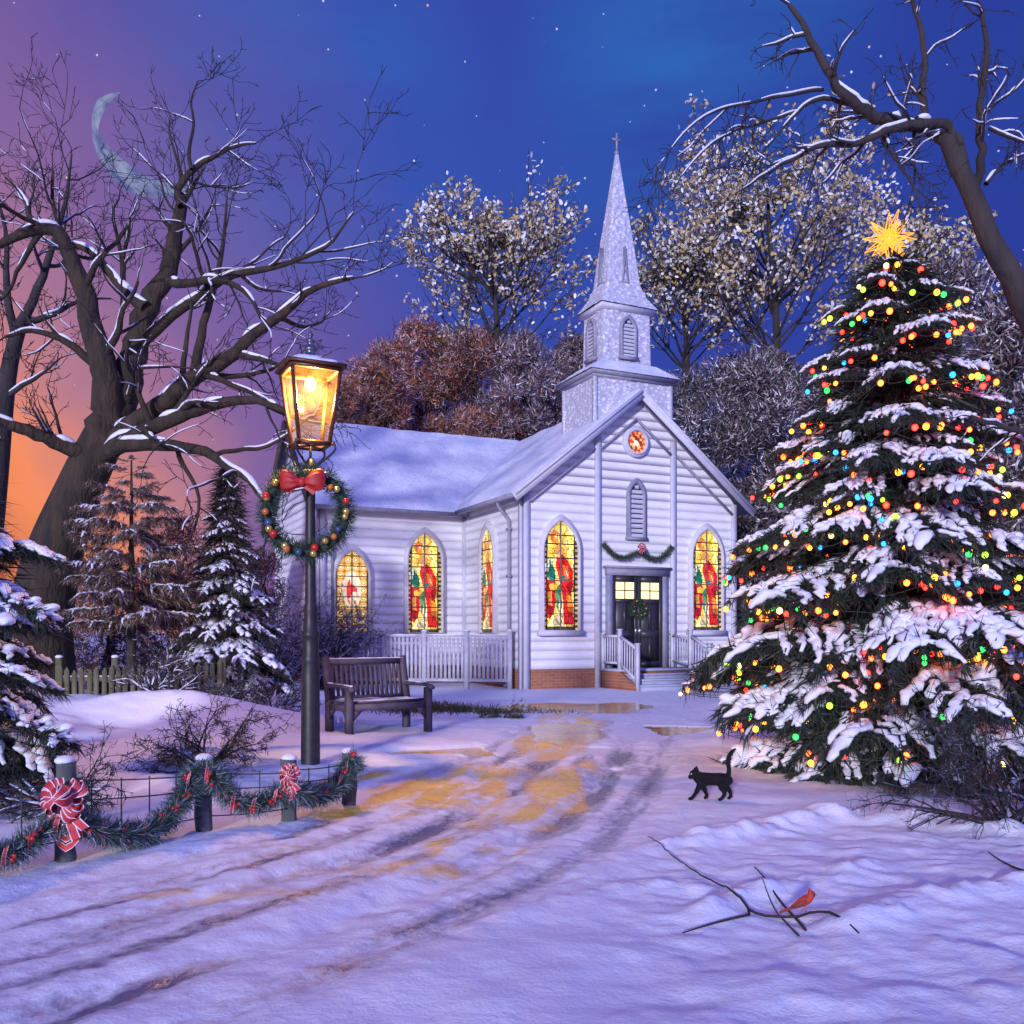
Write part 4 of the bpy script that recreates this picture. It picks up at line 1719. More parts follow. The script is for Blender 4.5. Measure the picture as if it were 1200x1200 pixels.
# ------------------------------------------------------------------ wreaths
def wreath(name, label, c, r, tubr, face, n, L, parent_things=(), seed=1, baubles=0, group=None, wd=.007, mats=None):
    rg = np.random.default_rng(seed)
    t = thing(name, label, 'wreath', tuple(c), 0, group)
    f = np.array(face, float)
    f /= np.linalg.norm(f)
    x = np.cross((0, 0, 1), f)
    x /= np.linalg.norm(x)
    z = np.array((0, 0, 1.0))
    a = np.linspace(0, 2 * PI, 90)
    path = (x * np.cos(a)[:, None] + z * np.sin(a)[:, None]) * r
    m = MB()
    m.tube(path, tubr * .55, 8, cap=False, col=(.02, .04, .025))
    bristle_rope(m, path, n, L, wd, tubr, rg=rg)
    m.build('foliage', M['needles'], t)
    for k in range(baubles):
        aa = k * 2 * PI / baubles + rg.uniform(-.12, .12)
        if math.sin(aa) > .93:
            continue
        rr = r + rg.uniform(-.45, .45) * tubr
        p = (x * math.cos(aa) + z * math.sin(aa)) * rr + f * (tubr * 1.05 + .01)
        s = rg.uniform(.85, 1.15) * (.036 if r > .3 else .022)
        mm = MB()
        mm.sphere((0, 0, 0), s, 12, 8)
        o = mm.build('bauble', (mats or ['gold', 'red_bauble', 'gold', 'orange_bauble', 'blue_bauble'])[k % 5] and M[(mats or ['gold', 'red_bauble', 'gold', 'orange_bauble', 'blue_bauble'])[k % 5]], t, smooth=True)
        o.location = tuple(p)
    return t, x, f


face_l = np.array([0.02, -1, 0])
wc = np.array([LX - .015, LY - .135, LZ + 2.485])
wr, wx, wf = wreath('wreath', 'round evergreen wreath with gold and red baubles hung on the street lamp', wc, .385, .082, face_l, 5200, .085, seed=4, baubles=26, wd=.008)
# red bow over it
bc = wc + np.array([0.0, -.10, .275])
bow = thing('bow', 'big plain red velvet bow tied under the street lamp lantern', 'bow', tuple(bc))
bow.scale = (.84, .84, .84)
for sg in (-1, 1):
    # a puffed loop with gathers running out from the knot
    m = MB()
    nt, na = 22, 40
    t = np.linspace(0, 1, nt)
    thb = np.linspace(0, 2 * PI, na, endpoint=False)
    T_, A_ = np.meshgrid(t, thb, indexing='ij')
    pl_ = 1 + .13 * np.sin(A_ * 7 + 1.3 * sg) * (1 - T_ * .8)
    hh_ = (.034 + .088 * np.sin(np.clip(T_ * 1.12, 0, 1) * PI * .62) ** 1.3) * np.sqrt(np.clip(1 - np.clip((T_ - .86) / .14, 0, 1) ** 2.2, 0, 1))
    dd_ = (.030 + .034 * np.sin(T_ * PI)) * np.sqrt(np.clip(1 - np.clip((T_ - .80) / .2, 0, 1) ** 2, 0, 1))
    Vb = np.stack([sg * (.015 + .245 * T_ + .012 * np.cos(A_) * T_), -.06 + dd_ * np.cos(A_) * pl_, .004 * sg + .03 * T_ + hh_ * np.sin(A_) * pl_], -1).reshape(-1, 3)
    i_ = np.arange(nt - 1)[:, None] * na + np.arange(na)[None, :]
    i2_ = np.arange(nt - 1)[:, None] * na + (np.arange(na)[None, :] + 1) % na
    m.add(Vb, np.stack([i_, i2_, i2_ + na, i_ + na], -1).reshape(-1, 4))
    m.build('loop', M['velvet'], bow, smooth=True)
m = MB()
m.sphere((0, -.085, 0), .048, 12, 9, sz=(1, .8, 1.15))
m.build('knot', M['velvet'], bow, smooth=True)
m = MB()
for sg in (-1, 1):
    t = np.linspace(0, 1, 8)
    pts = np.stack([sg * (.02 + .13 * t), -.06 - .01 * t, -.02 - .10 * t], 1)
    ribbon_strip(m, pts, (.025, 0, .03), (.5, .02, .014), (.5, .02, .014))
m.build('tails', M['velvet'], bow)

# ------------------------------------------------------------------ bench
BX, BY = -2.40, 11.75
th_b = R(-36)
BZ = H(BX + .5, BY - .1)
bench = thing('garden_bench', 'dark weathered wooden garden bench with slatted back dusted with frost', 'bench', (BX, BY, BZ), -th_b)
# local x along the seat, -y towards the front
BL, BD = 1.20, .60
m = MB()
for k in range(15):
    x = .10 + (BL - .20) * k / 14
    m.beam((x, .015, .40), (x, .105, .86), .042, .016, up=(0, 1, 0))
m.beam((.03, .020, .42), (BL - .03, .020, .42), .05, .06)
m.build('back_slats', M['bench'], bench)
m = MB()
m.beam((.0, .115, .895), (BL, .115, .895), .06, .075)
m.build('top_rail', M['bench'], bench)
m = MB()
for k in range(6):
    y = -.03 - k * (BD - .06) / 5.6
    m.box((BL / 2, y, .385 + .012 * abs(k - 2.5) / 2.5), (BL - .06, .082, .026))
m.beam((.02, -BD + .02, .335), (BL - .02, -BD + .02, .335), .04, .085)
m.build('seat', M['bench'], bench)
for x in (.03, BL - .03):
    m = MB()
    m.beam((x, .0, -.12), (x, .0, .40), .085, .085, up=(0, 1, 0))
    m.beam((x, .0, .38), (x, .13, .96), .085, .075, up=(0, 1, 0))
    m.build('leg', M['bench'], bench)
    m = MB()
    m.beam((x, -BD + .02, -.12), (x, -BD + .02, .56), .085, .085, up=(0, 1, 0))
    m.build('leg', M['bench'], bench)
    m = MB()
    m.tube(smooth_path([(x, .05, .575), (x, -.2, .60), (x, -BD + .05, .595), (x, -BD - .07, .575), (x, -BD - .09, .555)], 12), .045, 8, squash=.62, up=(0, 0, 1))
    m.build('armrest', M['bench'], bench, smooth=True)
    m = MB()
    m.beam((x, .0, .325), (x, -BD, .325), .045, .08)
    for ya, yb in ((-.04, -.17), (-BD + .06, -BD + .19)):
        m.add([(x - .02, ya, .30), (x - .02, yb, .30), (x - .02, ya, .16), (x + .02, ya, .30), (x + .02, yb, .30), (x + .02, ya, .16)], [[0, 1, 2], [5, 4, 3], [0, 3, 4, 1], [1, 4, 5, 2], [2, 5, 3, 0]])
    m.build('side_rail', M['bench'], bench)
for sg, xa in ((1, .07), (-1, BL - .07)):
    m = MB()
    y = -BD + .02
    m.add([(xa, y - .02, .30), (xa + sg * .14, y - .02, .30), (xa, y - .02, .15), (xa, y + .02, .30), (xa + sg * .14, y + .02, .30), (xa, y + .02, .15)], [[0, 1, 2], [5, 4, 3], [0, 3, 4, 1], [1, 4, 5, 2], [2, 5, 3, 0]])
    m.build('corner_brace', M['bench'], bench)


def frost_line(m, a, b, r, n=40, seed=0, sq=.45, cover=.8):
    """a low crust of snow along a straight edge, broken here and there"""
    a, b = np.asarray(a, float), np.asarray(b, float)
    t = np.linspace(0, 1, n)
    L = np.linalg.norm(b - a)
    h = np.clip(fbm(t * L * 5, t * 0 + seed, seed, 3) * 1.6 + .35 + cover * .3, .05, 1.1)
    h[0] = h[-1] = .05
    p = a + (b - a) * t[:, None]
    m.tube(p, r * np.clip(h, .05, 1), 7, squash=sq, up=(0, 0, 1))


m = MB()
frost_line(m, (.0, .115, .936), (BL, .115, .936), .032, seed=2)
for x in (.03, BL - .03):
    frost_line(m, (x, .03, .625), (x, -BD - .07, .612), .042, seed=5 + int(x * 10))
for k in range(6):
    y = -.03 - k * (BD - .06) / 5.6
    frost_line(m, (.05, y, .402 + .012 * abs(k - 2.5) / 2.5), (BL - .05, y, .402), .038, seed=11 + k, sq=.3, cover=.3)
m.build('frost', M['wet_snow'], bench, smooth=True)

# ------------------------------------------------------------------ white picket fence along the wing
A0, A1 = np.array([-4.05, 21.55]), np.array([-.05, 20.82])
fl = np.linalg.norm(A1 - A0)
fa = math.atan2(*(A1 - A0)[::-1])
wf_ = thing('picket_fence', 'white close-boarded picket fence with square posts along the church wall', 'fence', (A0[0], A0[1], 0), fa)
NP = 4
for k in range(NP + 1):
    x = fl * k / NP
    m = MB()
    m.box((x, 0, .64), (.10, .10, 1.36))
    m.box((x, 0, 1.335), (.14, .14, .035))
    po_ = m.build('post', M['white_fence'], wf_)
    m = MB()
    m.sphere((x, 0, 1.355), .065, 8, 6, sz=(1, 1, .35))
    m.build('snow_cap', M['bough_snow'], po_, smooth=True)
for k in range(NP):
    x0, x1 = fl * k / NP + .05, fl * (k + 1) / NP - .05
    m = MB()
    for zr_, wr_, hr_ in ((.20, .06, .07), (1.23, .07, .05), (1.05, .05, .045)):
        m = MB()
        m.beam((x0, 0, zr_), (x1, 0, zr_), wr_, hr_)
        m.build('rail', M['white_fence'], wf_)
    m = MB()
    frost_line(m, (x0, 0, 1.258), (x1, 0, 1.258), .045, seed=31 + k)
    m.build('rail_snow', M['bough_snow'], wf_, smooth=True)
    m = MB()
    ns = 9
    for q in range(ns):
        x = x0 + (x1 - x0) * (q + .5) / ns
        m.box((x, -.024, .70), ((x1 - x0) / ns * .60, .016, .985))
    m.build('pickets', M['white_fence'], wf_)

# ------------------------------------------------------------------ old wooden fence
B0, B1 = np.array([-7.35, 14.6]), np.array([-4.75, 14.9])
fl = np.linalg.norm(B1 - B0)
fa = math.atan2(*(B1 - B0)[::-1])
oz = .10
of = thing('wooden_fence', 'old mossy green wooden picket fence half buried in snowbanks', 'fence', (B0[0], B0[1], oz), fa)
m = MB()
rg = np.random.default_rng(5)
npk = 23
for k in range(npk):
    x = fl * (k + .5) / npk
    h = .60 + rg.uniform(-.05, .05) + (.10 if k > 13 else 0)
    t = rg.uniform(-.012, .012)
    m.beam((x, -.03, -.2), (x + t, -.03, h), fl / npk * .66, .02, up=(0, 1, 0))
    m.add([(x + t - .03, -.03, h), (x + t + .03, -.03, h), (x + t, -.03, h + .06)], [[0, 1, 2]])
m.build('pickets', M['old_fence'], of)
for z in (.12, .46):
    m = MB()
    m.beam((0, 0, z), (fl, 0, z), .04, .07)
    m.build('rail', M['old_fence'], of)
for x in (0.02, fl * .34, fl * .67, fl - .02):
    m = MB()
    m.box((x, .05, .28), (.09, .09, 1.05))
    po_ = m.build('post', M['old_fence'], of)
    m = MB()
    m.sphere((x, .05, .82), .065, 8, 6, sz=(1, 1, .5))
    m.build('snow_cap', M['bough_snow'], po_, smooth=True)
m = MB()
frost_line(m, (0, .01, .505), (fl, .01, .505), .04, seed=3)
m.build('rail_snow', M['bough_snow'], of, smooth=True)

# ------------------------------------------------------------------ low wire fence with four posts and its garland
PX = [(76, 1012, 893), (239, 976, 888), (339, 963, 888), (409, 943, 879)]
posts = []
for px, yb, yt in PX:
    g = G(px, yb)
    hgt = (yb - yt) / FPX * g[1]
    posts.append((g[0], g[1], hgt))
ext = (-3.35, 4.62, .58)       # the next post, out of the frame
root = posts[1]
wfz = 0.0
wire_f = thing('wire_fence', 'low wire fence on four stubby snow-capped wooden posts beside the lamp', 'fence', (root[0], root[1], wfz))
for k, (x, y, h) in enumerate(posts + [ext]):
    z = H(x, y)
    m = MB()
    r = .055
    n = 12
    zs = np.linspace(-.2, h - .02, 8)
    rg = np.random.default_rng(60 + k)
    path = np.stack([x + .004 * rg.normal(size=8), y + .004 * rg.normal(size=8), z + zs], 1)
    m.tube(path, r * (1 + .06 * rg.normal(size=8)), n)
    p = m.build('post', M['post'], wire_f, smooth=False, world=True)
    m = MB()
    m.sphere((x, y, z + h - .012), r * 1.02, 12, 8, sz=(1, 1, .5))
    m.build('snow_cap', M['bough_snow'], p, smooth=True)
    p2 = p.children[0]
    p2.data.transform(Matrix.Translation((-root[0], -root[1], -wfz)))
allp = [ext] + posts
m = MB()
for k in range(len(allp) - 1):
    a, b = allp[k], allp[k + 1]
    za, zb = H(a[0], a[1]), H(b[0], b[1])
    L = math.hypot(b[0] - a[0], b[1] - a[1])
    nvt = max(2, int(L / .19))
    hs = ((.80, .76), (.60, .56), (.22, .20))
    for fa_, fb_ in hs:
        t = np.linspace(0, 1, 8)
        pth = np.stack([a[0] + (b[0] - a[0]) * t, a[1] + (b[1] - a[1]) * t - .055, za + a[2] * fa_ + (zb + b[2] * fb_ - za - a[2] * fa_) * t - .012 * np.sin(t * PI)], 1)
        m.tube(pth, .0045, 5)
    for q in range(1, nvt):
        t = q / nvt
        x, y = a[0] + (b[0] - a[0]) * t, a[1] + (b[1] - a[1]) * t - .055
        h = a[2] + (b[2] - a[2]) * t
        z = za + (zb - za) * t
        m.tube([(x, y, z + h * .20), (x, y, z + h * .79)], .0042, 5)
m.build('wire_mesh', M['wire'], wire_f, world=True)

# garland along the posts
gp = []


def gpt(px, py, Y):
    return P(px, py, Y)


Yp = [p[1] for p in posts]
raw = [(-60, 990, 4.75), (0, 1008, 4.85), (40, 985, 4.95), (66, 962, Yp[0] - .10), (88, 962, Yp[0] - .10), (112, 972, 5.2), (150, 982, 5.4), (190, 968, 5.62), (216, 935, 5.80), (226, 908, Yp[1] - .09),
       (240, 900, Yp[1] - .10), (253, 912, Yp[1] - .08), (264, 932, 6.02), (290, 945, 6.1), (318, 938, 6.2), (332, 925, Yp[2] - .10), (346, 926, Yp[2] - .09), (362, 934, 6.45), (384, 931, 6.65), (400, 918, 6.82), (409, 898, Yp[3] - .09), (412, 882, Yp[3] - .09), (416, 905, Yp[3] - .06)]
gpath = smooth_path([gpt(*r) for r in raw], 220)
gar = thing('garland', 'thick frosty evergreen garland with red berries and ribbon swagged along the wire fence', 'garland', tuple(gpath[100]))
m = MB()
m.tube(gpath, .022, 6, col=(.03, .05, .03))
bristle_rope(m, gpath, 15000, .085, .0060, .046, cols=np.concatenate([GREENS * 1.15, [(.13, .19, .24), (.26, .30, .40), (.10, .16, .17), (.40, .43, .52)]]), rg=np.random.default_rng(8))
m.build('foliage', M['needles'], gar, world=True)
rg = np.random.default_rng(77)
bm = MB()
bm.sphere((0, 0, 0), .016, 8, 6)
bm.sphere((.022, -.006, .010), .014, 8, 6)
bm.sphere((-.012, -.008, .022), .013, 8, 6)
berry0 = bm.build('berries', M['red_bauble'], gar, smooth=True)
for k in range(30):
    q = gpath[int(6 + k * 7.1)]
    o = berry0 if k == 0 else berry0.copy()
    if k:
        COL.objects.link(o)
        o.parent = gar
    o.location = tuple(q - gpath[100] + np.array([rg.uniform(-.03, .03), -.055, rg.uniform(-.035, .03)]))
    o.rotation_euler = (0, 0, rg.uniform(0, 6))
for k in range(22):
    i = int(10 + k * 9.4)
    q = gpath[i]
    m = MB()
    t = np.linspace(0, 1, 7)
    tn = gpath[min(i + 4, 219)] - gpath[i]
    tn = tn / np.linalg.norm(tn)
    s = rg.uniform(.05, .07)
    pts = q + np.array([0, -.062, 0]) + np.array([tn[0] * .25, 0, 1]) * ((t - .5) * s * 1.9)[:, None] + np.array([0, -.012, 0]) * np.sin(t * PI)[:, None]
    ribbon_strip(m, pts, tn * .013)
    m.build('ribbon', M['ribbon'], gar, world=True)


def post_bow(label, c, r, seed):
    t = thing('ribbon_bow', label, 'bow', tuple(c))
    m = MB()
    rosette(m, (0, 0, 0), r, (0.05, -1, .12), seed, 18)
    m.build('loops', M['ribbon'], t)
    m = MB()
    tt = np.linspace(0, 1, 6)
    for sg in (-1, 1):
        for q, (ln, sp_) in enumerate(((2.3, .42), (1.5, .85))):
            pts = np.stack([sg * r * (.08 + sp_ * tt), -.012 - .012 * np.sin(tt * PI) - .006 * q - .003 * sg, -r * .45 - tt * r * ln * .62], 1)
            ribbon_strip(m, pts, (r * .20, 0, r * .10 * sg), (.55, .04, .045))
    # chevron tails down the post
    for q in range(3):
        z0 = -r * (1.15 + .42 * q)
        for sg in (-1, 1):
            ribbon_strip(m, [(sg * r * .55, .004, z0 + .02), (sg * r * .28, -.006, z0 - r * .14), (0, -.008 - .002 * q, z0 - r * .30)], (0, 0, r * .17))
    m.build('tails', M['ribbon'], t)
    return t


p = posts[0]
post_bow('large red ribbon bow with white edges on the nearest snow-capped fence post', P(78, 935, p[1] - .13), .122, 3)
p = posts[2]
post_bow('small red and white ribbon bow on the fence post in front of the lamp pole', P(340, 908, p[1] - .12), .072, 5)

# ------------------------------------------------------------------ door dressing
dc = loc2w(HW + .0, -.14, 1.88)
fn_ = np.array([.426, -.905, 0])
wreath('door_wreath', 'small evergreen wreath with gold ribbon and red berries on the dark church door', dc, .185, .065, fn_, 1500, .075, seed=9, baubles=9, wd=.011, mats=['gold', 'red_bauble', 'gold', 'gold', 'red_bauble'])
g0 = [loc2w(HW - .98, -.13, 3.42), loc2w(HW - .82, -.15, 3.22), loc2w(HW - .55, -.16, 3.08), loc2w(HW - .28, -.16, 3.12), loc2w(HW, -.16, 3.27), loc2w(HW + .28, -.16, 3.12), loc2w(HW + .55, -.16, 3.08), loc2w(HW + .82, -.15, 3.24), loc2w(HW + .98, -.13, 3.42)]
dg = smooth_path(g0, 90)
dgar = thing('door_garland', 'slim swagged evergreen garland nailed above the church door', 'garland', tuple(dg[45]))
m = MB()
m.tube(dg, .03, 6, col=(.03, .05, .03))
bristle_rope(m, dg, 2600, .075, .012, .045, cols=np.concatenate([GREENS, [(.10, .11, .05), (.12, .07, .05)]]), rg=np.random.default_rng(18))
m.build('foliage', M['needles'], dgar, world=True)
m = MB()
c = loc2w(HW, -.25, 3.32)
rosette(m, (0, 0, 0), .13, fn_, 2, 12)
db = m.build('garland_bow', M['ribbon'], None, loc=None)
db.location = tuple(c)
tag(db, 'red and white looped bow fixed at the middle of the door garland', 'bow')

# ------------------------------------------------------------------ moon
mc = P(183, 163, 900)
mr = 69 / FPX * 900
n = 40
t = np.linspace(0, 1, n)
ax = math.atan2(-(150 - 163), (200 - 183))      # direction (up-right) in which the disc is dark
a0 = ax + R(90)
outer = [(math.cos(a0 + s * PI), math.sin(a0 + s * PI)) for s in t]
V, F = [], []
nr = 9
for s, (ox, oz_) in zip(t, outer):
    # terminator: a half ellipse
    al_ = (s - .5) * PI
    ux, uz = -math.cos(ax), -math.sin(ax)
    vx, vz = -math.sin(ax), math.cos(ax)
    ins = .70
    p_out = np.array([math.cos(al_) * ux - math.sin(al_) * vx, math.cos(al_) * uz - math.sin(al_) * vz])
    p_in = np.array([math.cos(al_) * ins * ux - math.sin(al_) * vx, math.cos(al_) * ins * uz - math.sin(al_) * vz])
    for k in range(nr):
        f_ = k / (nr - 1)
        q = p_out * (1 - f_) + p_in * f_
        rr = min(1.0, math.hypot(*q))
        V.append((q[0] * mr, -math.sqrt(max(0, 1 - rr * rr)) * mr, q[1] * mr))
for i in range(n - 1):
    for k in range(nr - 1):
        F.append([i * nr + k, i * nr + k + 1, (i + 1) * nr + k + 1, (i + 1) * nr + k])
m = MB()
m.add(V, F)
mo = m.build('moon', M['moon'], smooth=True)
mo.location = tuple(mc)
tag(mo, 'thin pale crescent moon high in the dusk sky', 'moon')


# ------------------------------------------------------------------ cat and bird
def fused(name, tubes, mat, parent, voxel, smooth_it=6, disp=None):
    """one continuous skin over overlapping tapered tubes"""
    m = MB()
    for path, rad in tubes:
        n = max(len(path) * 4, 8)
        pr = np.concatenate([np.asarray(path, float), np.asarray(rad, float)[:, None]], 1)
        q = smooth_path(pr, n)
        m.tube(q[:, :3], q[:, 3], 12)
        m.sphere(q[0, :3], q[0, 3] * .98, 12, 8)
        m.sphere(q[-1, :3], q[-1, 3] * .98, 12, 8)
    o = m.build(name, mat, None)
    md = o.modifiers.new('fuse', 'REMESH')
    md.mode = 'VOXEL'
    md.voxel_size = voxel
    md2 = o.modifiers.new('soft', 'SMOOTH')
    md2.iterations = smooth_it
    md2.factor = .5
    dg_ = bpy.context.evaluated_depsgraph_get()
    me = bpy.data.meshes.new_from_object(o.evaluated_get(dg_))
    me.name = name
    me.polygons.foreach_set('use_smooth', np.ones(len(me.polygons), bool))
    me.materials.clear()
    me.materials.append(mat)
    o2 = bpy.data.objects.new(name, me)
    COL.objects.link(o2)
    bpy.data.objects.remove(o, do_unlink=True)
    if parent is not None:
        o2.parent = parent
    return o2


cg = G(833, 940.5)
cz = H(cg[0], cg[1]) + .004
cat = thing('cat', 'black cat walking over the snow with its tail raised', 'cat', (cg[0], cg[1], cz), R(-6))
cat_body = fused('body', [
    ([(-.090, 0, .166), (-.05, 0, .158), (.02, 0, .160), (.08, 0, .160), (.122, 0, .152)], [.046, .052, .046, .052, .044]),      # trunk
    ([(-.080, 0, .172), (-.108, -.004, .190), (-.130, -.010, .196)], [.040, .032, .037]),                                        # neck, head
    ([(-.132, -.012, .192), (-.155, -.022, .180), (-.165, -.026, .176)], [.033, .021, .014]),                                    # muzzle
    ([(-.128, -.036, .218), (-.128, -.040, .240), (-.128, -.043, .256)], [.018, .011, .003]),                                    # ears
    ([(-.112, .012, .222), (-.110, .019, .242), (-.108, .023, .257)], [.018, .011, .003]),
    ([(-.072, -.026, .150), (-.095, -.030, .098), (-.122, -.030, .050), (-.150, -.030, .012), (-.166, -.030, .009)], [.034, .022, .014, .012, .012]),
    ([(-.065, .026, .150), (-.056, .030, .090), (-.034, .030, .048), (-.026, .030, .012), (-.042, .030, .009)], [.034, .022, .014, .012, .012]),
    ([(.104, -.026, .156), (.074, -.033, .108), (.106, -.033, .062), (.078, -.033, .012), (.060, -.033, .009)], [.044, .033, .015, .012, .012]),
    ([(.108, .026, .156), (.106, .033, .104), (.152, .033, .066), (.156, .033, .014), (.138, .033, .009)], [.044, .032, .015, .012, .012]),
    ([(.130, 0, .180), (.140, 0, .230), (.130, 0, .290), (.136, 0, .340), (.162, 0, .378), (.184, 0, .394)], [.020, .016, .017, .017, .015, .008]),
], M['fur'], cat, .005, 3)
nv = len(cat_body.data.vertices)
co_ = np.empty(nv * 3, np.float32)
no_ = np.empty(nv * 3, np.float32)
cat_body.data.vertices.foreach_get('co', co_)
cat_body.data.vertices.foreach_get('normal', no_)
co_, no_ = co_.reshape(-1, 3), no_.reshape(-1, 3)
rgc = np.random.default_rng(12)
ks = rgc.integers(0, nv, 7000)
m = MB()
m.slivers(co_[ks] - no_[ks] * .001, no_[ks] * .55 + np.array([.75, 0, -.45]) + rgc.normal(size=(7000, 3)) * .25, rgc.uniform(.007, .016, 7000), .0022, pick([(.007, .007, .008), (.016, .015, .016), (.004, .004, .005)], 7000, rgc), rgc)
m.build('fur', M['foliage'], cat)
for dx, dy in ((-.153, -.040), (-.150, .004)):
    m = MB()
    m.sphere((0, 0, 0), .0066, 8, 6)
    o = m.build('eye', M['eye'], cat, smooth=True)
    o.location = (dx, dy, .203)

bp = P(941, 1068, 4.27)
bird = thing('bird', 'small red crested songbird perched on the bare fallen branch', 'bird', tuple(bp), R(-14))
bird.scale = (.84, .84, .84)
sc_b = 1.0
fused('body', [
    ([(-.052, 0, .024), (-.015, 0, .046), (.022, 0, .068), (.040, 0, .084)], [.010, .026, .029, .020]),
    ([(.036, 0, .086), (.044, 0, .100), (.047, 0, .104)], [.020, .0185, .017]),
    ([(.036, 0, .112), (.036, 0, .128), (.032, 0, .140)], [.012, .006, .0015]),
    ([(-.050, 0, .022), (-.080, 0, .006), (-.114, 0, -.006)], [.010, .008, .008]),
], M['red_feather'], bird, .003, 3)
for sy in (-1, 1):
    m = MB()
    for q in range(5):
        f_ = q / 4
        m.tube([(.020 - .01 * f_, sy * (.0265 - .001 * q), .068 - .012 * f_), (-.020, sy * (.0285 - .0015 * q), .050 - .016 * f_), (-.066 + .012 * f_, sy * (.013 + .002 * f_), .020 - .006 * f_)], [.0075, .0085, .002], 6, squash=.45)
    m.build('wing', M['wing'], bird, smooth=True)
m = MB()
for q in range(4):
    m.tube([(-.045, (q - 1.5) * .003, .024 - .001 * q), (-.085, (q - 1.5) * .0045, .002), (-.126 + .004 * (q % 2), (q - 1.5) * .006, -.016)], [.005, .0055, .0035], 6, squash=.5)
m.build('tail', M['wing'], bird, smooth=True)
m = MB()
m.sphere((.058, 0, .099), .0125, 10, 7, sz=(.7, 1, 1.1))
m.build('face_mask', M['mask'], bird, smooth=True)
m = MB()
m.tube([(.060, 0, .101), (.068, 0, .100), (.079, 0, .096)], [.009, .006, .001], 8)
m.build('beak', M['beak'], bird, smooth=True)
for sy in (-1, 1):
    m = MB()
    m.tube([(.006, sy * .010, .035), (.010, sy * .011, .012), (.010, sy * .011, .0)], .0022, 5)
    for a in (-.5, 0, .5):
        m.tube([(.010, sy * .011, .001), (.010 + .014 * math.cos(a), sy * .011 + .012 * math.sin(a), -.001)], .0018, 5)
    m.build('leg', M['beak'], bird)
    m = MB()
    m.sphere((.050, sy * .0168, .106), .0028, 8, 6)
    m.build('eye', M['mask'], bird, smooth=True)


def on_ground(pts, r, lift=0.0):
    out = []
    for px, py in pts:
        g = G(px, py)
        out.append((g[0], g[1], H(g[0], g[1]) + r * .7 + lift))
    return np.array(out)


fb = thing('fallen_branch', 'long bare forked branch lying on snow under the red bird', 'branch', tuple(on_ground([(905, 1070)], .01)[0]))
main = [(758, 984), (785, 1003), (812, 1020), (845, 1038), (866, 1056), (882, 1066), (905, 1069), (938, 1070), (972, 1074), (998, 1086), (1012, 1094)]
pa = smooth_path(on_ground(main, .010, .012), 44)
for k_ in range(44):
    pa[k_, 2] = max(pa[k_, 2], max(H(*pa[j_, :2]) for j_ in range(max(0, k_ - 2), min(44, k_ + 3))) + .006)
dz_ = (bp[2] - .002) - pa[np.argmin(np.abs(pa[:, 0] - bp[0])), 2]
pa[:, 2] += dz_ * np.exp(-((pa[:, 0] - bp[0]) / .5) ** 2)
pa[-5:, 2] -= np.linspace(.004, .045, 5)
rgb_ = np.random.default_rng(3)
pa[:, :2] += rgb_.normal(size=(44, 2)) * .0022
m = MB()
m.tube(pa, np.linspace(.0022, .0075, 44) * rgb_.uniform(.85, 1.2, 44), 7)
pb = smooth_path(on_ground([(882, 1066), (856, 1073), (828, 1080), (800, 1088)], .008, .004), 20)
pb[0] = pa[np.argmin(np.abs(pa[:, 0] - pb[0, 0]))]
m.tube(pb, np.linspace(.007, .003, 20), 6)
m.build('branch', M['twig'], fb, world=True)
tw = thing('fallen_twig', 'thin straight twig crossing beneath the larger branch on the snow', 'twig', tuple(on_ground([(905, 1042)], .01)[0]))
m = MB()
m.tube(smooth_path(on_ground([(884, 1016), (898, 1034), (912, 1050), (930, 1068), (944, 1084)], .006, .006), 16), np.linspace(.003, .007, 16), 6)
m.tube(smooth_path(on_ground([(893, 1038), (905, 1056), (922, 1074), (936, 1090)], .006, .004), 12), np.linspace(.002, .005, 12), 5)
m.build('stem', M['twig'], tw, world=True)
tw2 = thing('fallen_twig', 'short dark twig lying alone on smooth snow below the tangled shrub', 'twig', tuple(on_ground([(1180, 1015)], .01)[0]))
m = MB()
m.tube(smooth_path(on_ground([(1158, 999), (1172, 1010), (1190, 1020), (1215, 1034)], .006, .006), 12), np.linspace(.003, .008, 12), 6)
m.build('stem', M['twig'], tw2, world=True)
# ------------------------------------------------------------------ bare trees
def grow(out, p, d, L, r, level, rg, up=.05, wig=.22, kids=(5, 7, 5), seg=.28, spread=(30, 70), rmin=.006):
    """recursive crooked branch; appends (path, radii, level)"""
    n = max(4, int(L / seg) + 1)
    st = L / (n - 1)
    pts = [np.array(p, float)]
    d = np.array(d, float)
    d /= np.linalg.norm(d)
    for _ in range(n - 1):
        d = d + rg.normal(size=3) * wig + np.array([0, 0, up])
        d /= np.linalg.norm(d)
        pts.append(pts[-1] + d * st)
    pts = np.array(pts)
    rad = np.maximum(r * np.linspace(1, .32, n), rmin * .6)
    out.append((pts, rad, level))
    if level >= len(kids):
        return
    spawn(out, pts, rad, L, level, rg, up, wig, kids, seg, spread, rmin)


